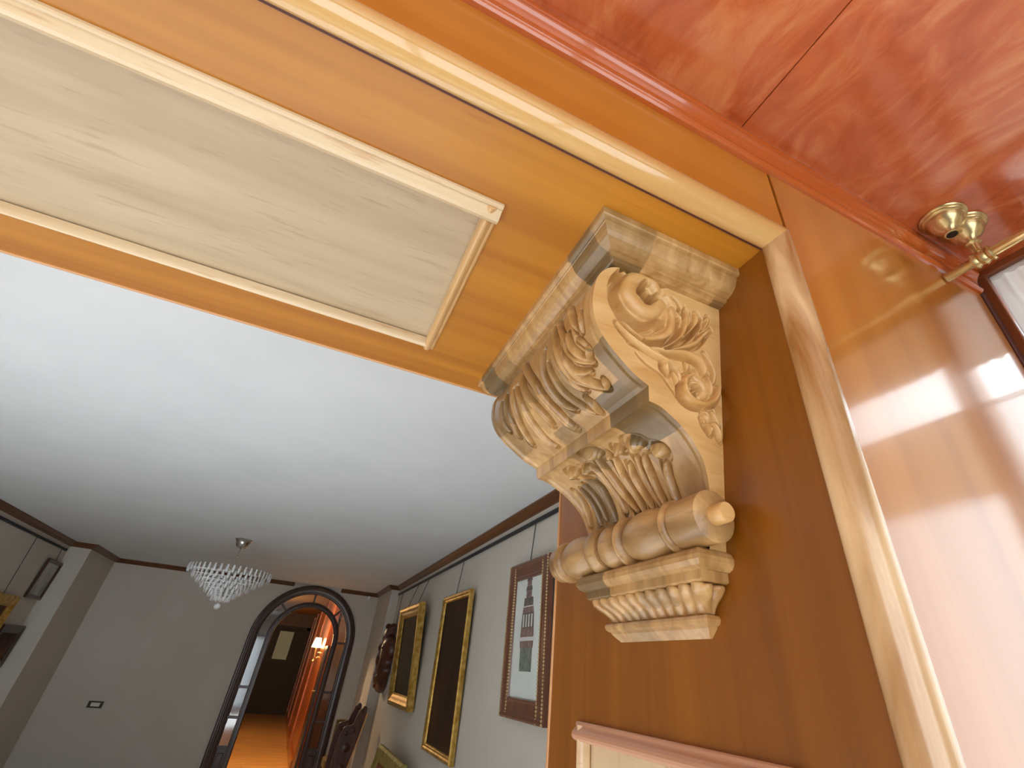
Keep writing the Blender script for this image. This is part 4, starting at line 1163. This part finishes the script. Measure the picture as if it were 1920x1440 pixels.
LW, LH = 1.5, 1.005
LPROF = [(0, 0), (0, 0.05), (0.03, 0.06), (0.10, 0.045), (0.15, 0.03), (0.15, 0)]
for nm, fn in (('far', lambda p, q, e: LP(p, q, p if e == 0 else LH - p)), ('near', lambda p, q, e: LP(LW - p, q, p if e == 0 else LH - p)), ('low', lambda p, q, e: LP(p if e == 0 else LW - p, q, p)), ('top', lambda p, q, e: LP(p if e == 0 else LW - p, q, LH - p))):
    m = MB(); m.loft([[fn(p, q, 0) for p, q in LPROF], [fn(p, q, 1) for p, q in LPROF]], True, True, False); m.build('frame_rail', 'olive_gold', lean)
m = MB()
m = MB()
q = [(0.15, 0.15), (LW - 0.15, 0.15), (LW - 0.15, LH - 0.15), (0.15, LH - 0.15)]
m.add([LP(a, 0.02, c) for a, c in q] + [LP(a, 0.004, c) for a, c in q], [(0, 1, 2, 3), (7, 6, 5, 4), (0, 4, 5, 1), (1, 5, 6, 2), (2, 6, 7, 3), (3, 7, 4, 0)])
m.build('liner', 'rust_cloth', lean)
q = [(0.21, 0.21), (LW - 0.21, 0.21), (LW - 0.21, LH - 0.21), (0.21, LH - 0.21)]
m = MB(); m.add([LP(a, 0.026, c) for a, c in q] + [LP(a, 0.019, c) for a, c in q], [(0, 1, 2, 3), (7, 6, 5, 4), (0, 4, 5, 1), (1, 5, 6, 2), (2, 6, 7, 3), (3, 7, 4, 0)])
m.build('artwork', 'cream_canvas', lean)

# small pictures on the left wall
framed('framed_print', 'small pale print in thin dark frame hung high by the grey pilaster', 9.49, 10.0, 0.42, 0.935, 0.05, 0.03, XLW + 0.006, 1, 0.03, 'dark_brown', 'grey_print', (0.0,), 1.11)
framed('oil_painting', 'gold framed picture hung low at the left edge of the photo', 8.2, 9.25, -0.25, 0.41, 0.13, 0.06, XLW + 0.006, 1, 0.03, 'gold', 'brown_canvas', (0.1,), 1.11)
framed('oil_painting', 'dark wooden framed picture below the small pale print', 9.30, 9.97, -0.42, 0.09, 0.10, 0.05, XLW + 0.006, 1, 0.03, 'arch_wood', 'brown_canvas', (), 1.11)

# light switch on the far wall
sw = thing('light_switch', 'dark bronze light switch plate with a pale rocker on the far wall', 'switch', R3(-2.475, YBW, -0.86))
m = MB()
for a, b_ in (((-2.575, -0.905), (-2.375, -0.885)), ((-2.575, -0.835), (-2.375, -0.815)), ((-2.575, -0.886), (-2.535, -0.834)), ((-2.415, -0.886), (-2.375, -0.834))):
    rbox(m, (a[0], YBW - 0.014, a[1]), (b_[0], YBW, b_[1]))
m.build('plate', 'switch_bronze', sw)
m = MB(); rbox(m, (-2.535, YBW - 0.010, -0.886), (-2.415, YBW, -0.834)); m.build('rocker', 'white_plastic', sw, bevel=0.003)

# white motion sensor under the far cornice
se = thing('motion_sensor', 'small white motion sensor under the far cornice, right of the arch', 'sensor', R3(1.27, YBW, 1.16))
m = MB(); m.lathe([(0.0, 0.0), (0.035, 0.0), (0.045, 0.02), (0.045, 0.05), (0.03, 0.065)], R3(1.27, YBW - 0.05, 1.115), 'z', 16); m.build('housing', 'white_plastic', se)
m = MB(); rbox(m, (1.25, YBW - 0.02, 1.12), (1.29, YBW, 1.18)); m.build('mount', 'white_plastic', se, bevel=0.004)

# ================================================================== CRYSTAL CHANDELIER
CX, CY = -0.906, 7.494
ch = thing('chandelier', 'tiered crystal prism chandelier hanging on a chain from the white ceiling', 'chandelier', R3(CX, CY, 1.25))
m = MB(); m.lathe([(0.0, 1.25), (0.105, 1.25), (0.105, 1.243), (0.09, 1.232), (0.08, 1.20), (0.068, 1.165), (0.045, 1.145), (0.012, 1.138), (0.0, 1.128)], R3(CX, CY, 0), 'z', 32); m.build('canopy', 'chrome', ch)
m = MB(); m.tube([R3(CX, CY, 1.13), R3(CX, CY, 1.08)], 0.006, 8); m.build('hook', 'chrome', ch)
for k in range(5):
    zc_ = 1.075 - 0.045 * k
    pts = []
    for i in range(13):
        a = 2 * PI * i / 12
        dx, dz = 0.014 * math.cos(a), 0.030 * math.sin(a)
        pts.append(R3(CX + (dx if k % 2 else 0), CY + (0 if k % 2 else dx), zc_ + dz))
    m = MB(); m.tube(pts, 0.0035, 6); m.build('chain_link', 'chrome', ch)
TIERS = [(0.47, 0.855, 44), (0.40, 0.800, 38), (0.33, 0.748, 32), (0.265, 0.70, 26), (0.205, 0.655, 20), (0.15, 0.612, 16), (0.10, 0.572, 12)]
m = MB(); m.lathe([(0.012, 0.87), (0.016, 0.86), (0.016, 0.56), (0.010, 0.55)], R3(CX, CY, 0), 'z', 10); m.build('spine', 'chrome', ch)
for r, z, n in TIERS:
    tr = MB()
    pts = [R3(CX + r * math.cos(2 * PI * i / 48), CY + r * math.sin(2 * PI * i / 48), z) for i in range(49)]
    tr.tube(pts, 0.004, 6)
    for i in range(4):
        a = PI / 2 * i
        tr.tube([R3(CX, CY, z), R3(CX + r * math.cos(a), CY + r * math.sin(a), z)], 0.003, 5)
    hoop = tr.build('tier_hoop', 'chrome', ch)
    pm = MB()
    for i in range(n):
        a = 2 * PI * i / n
        px_, py_ = CX + r * math.cos(a), CY + r * math.sin(a)
        ca, sa = math.cos(a), math.sin(a)
        hw_, hd = 0.013, 0.008
        ring = lambda s_, zz: [R3(px_ + s_ * (u_ * -sa + v_ * ca), py_ + s_ * (u_ * ca + v_ * sa), zz) for u_, v_ in ((hw_, 0), (0, hd), (-hw_, 0), (0, -hd))]
        pm.loft([ring(0.2, z + 0.025), ring(1.0, z + 0.012), ring(1.0, z - 0.052), ring(0.15, z - 0.066)], True, True, False)
    o = pm.build('crystal_prisms', 'crystal', hoop)
    o['kind'] = 'stuff'
m = MB(); m.lathe([(0.0, 0.42)] + [(0.034 * math.sin(PI * k / 10), 0.455 - 0.034 * math.cos(PI * k / 10)) for k in range(1, 10)] + [(0.0, 0.49)], R3(CX, CY, 0), 'z', 16); m.build('crystal_ball', 'crystal', ch)
m = MB(); m.tube([R3(CX, CY, 0.56), R3(CX, CY, 0.488)], 0.003, 6); m.build('drop_wire', 'chrome', ch)

# ================================================================== HALL SCONCE
sc = thing('wall_sconce', 'lit brass wall sconce with a cream shade on the hall wall through the arch', 'sconce', R3(HX - 0.03, 13.9, 0.25))
m = MB(); m.lathe([(0.0, 0.0), (0.05, 0.0), (0.055, 0.01), (0.03, 0.025), (0.0, 0.03)], R3(HX - 0.03, 13.9, 0.13), 'z', 16); m.build('wall_plate', 'brass', sc)
m = MB(); m.tube([R3(HX - 0.0, 13.9, 0.08), R3(HX - 0.07, 13.9, 0.03), R3(HX - 0.13, 13.9, 0.07), R3(HX - 0.14, 13.9, 0.24)], [0.012, 0.014, 0.013, 0.011], 10); m.build('arm', 'brass', sc)
m = MB(); m.lathe([(0.11, 0.24), (0.065, 0.44), (0.062, 0.44), (0.106, 0.24)], R3(HX - 0.14, 13.9, 0), 'z', 24); m.build('lamp_shade', 'lampshade', sc)
m = MB(); m.lathe([(0.0, -0.09), (0.03, -0.05), (0.0, 0.0)], R3(HX - 0.13, 13.9, 0.02), 'z', 10); m.build('drop', 'brass', sc)
lamp('sconce_light', R3(HX - 0.22, 13.85, 0.34), 16, (1.0, 0.66, 0.32), 0.08)
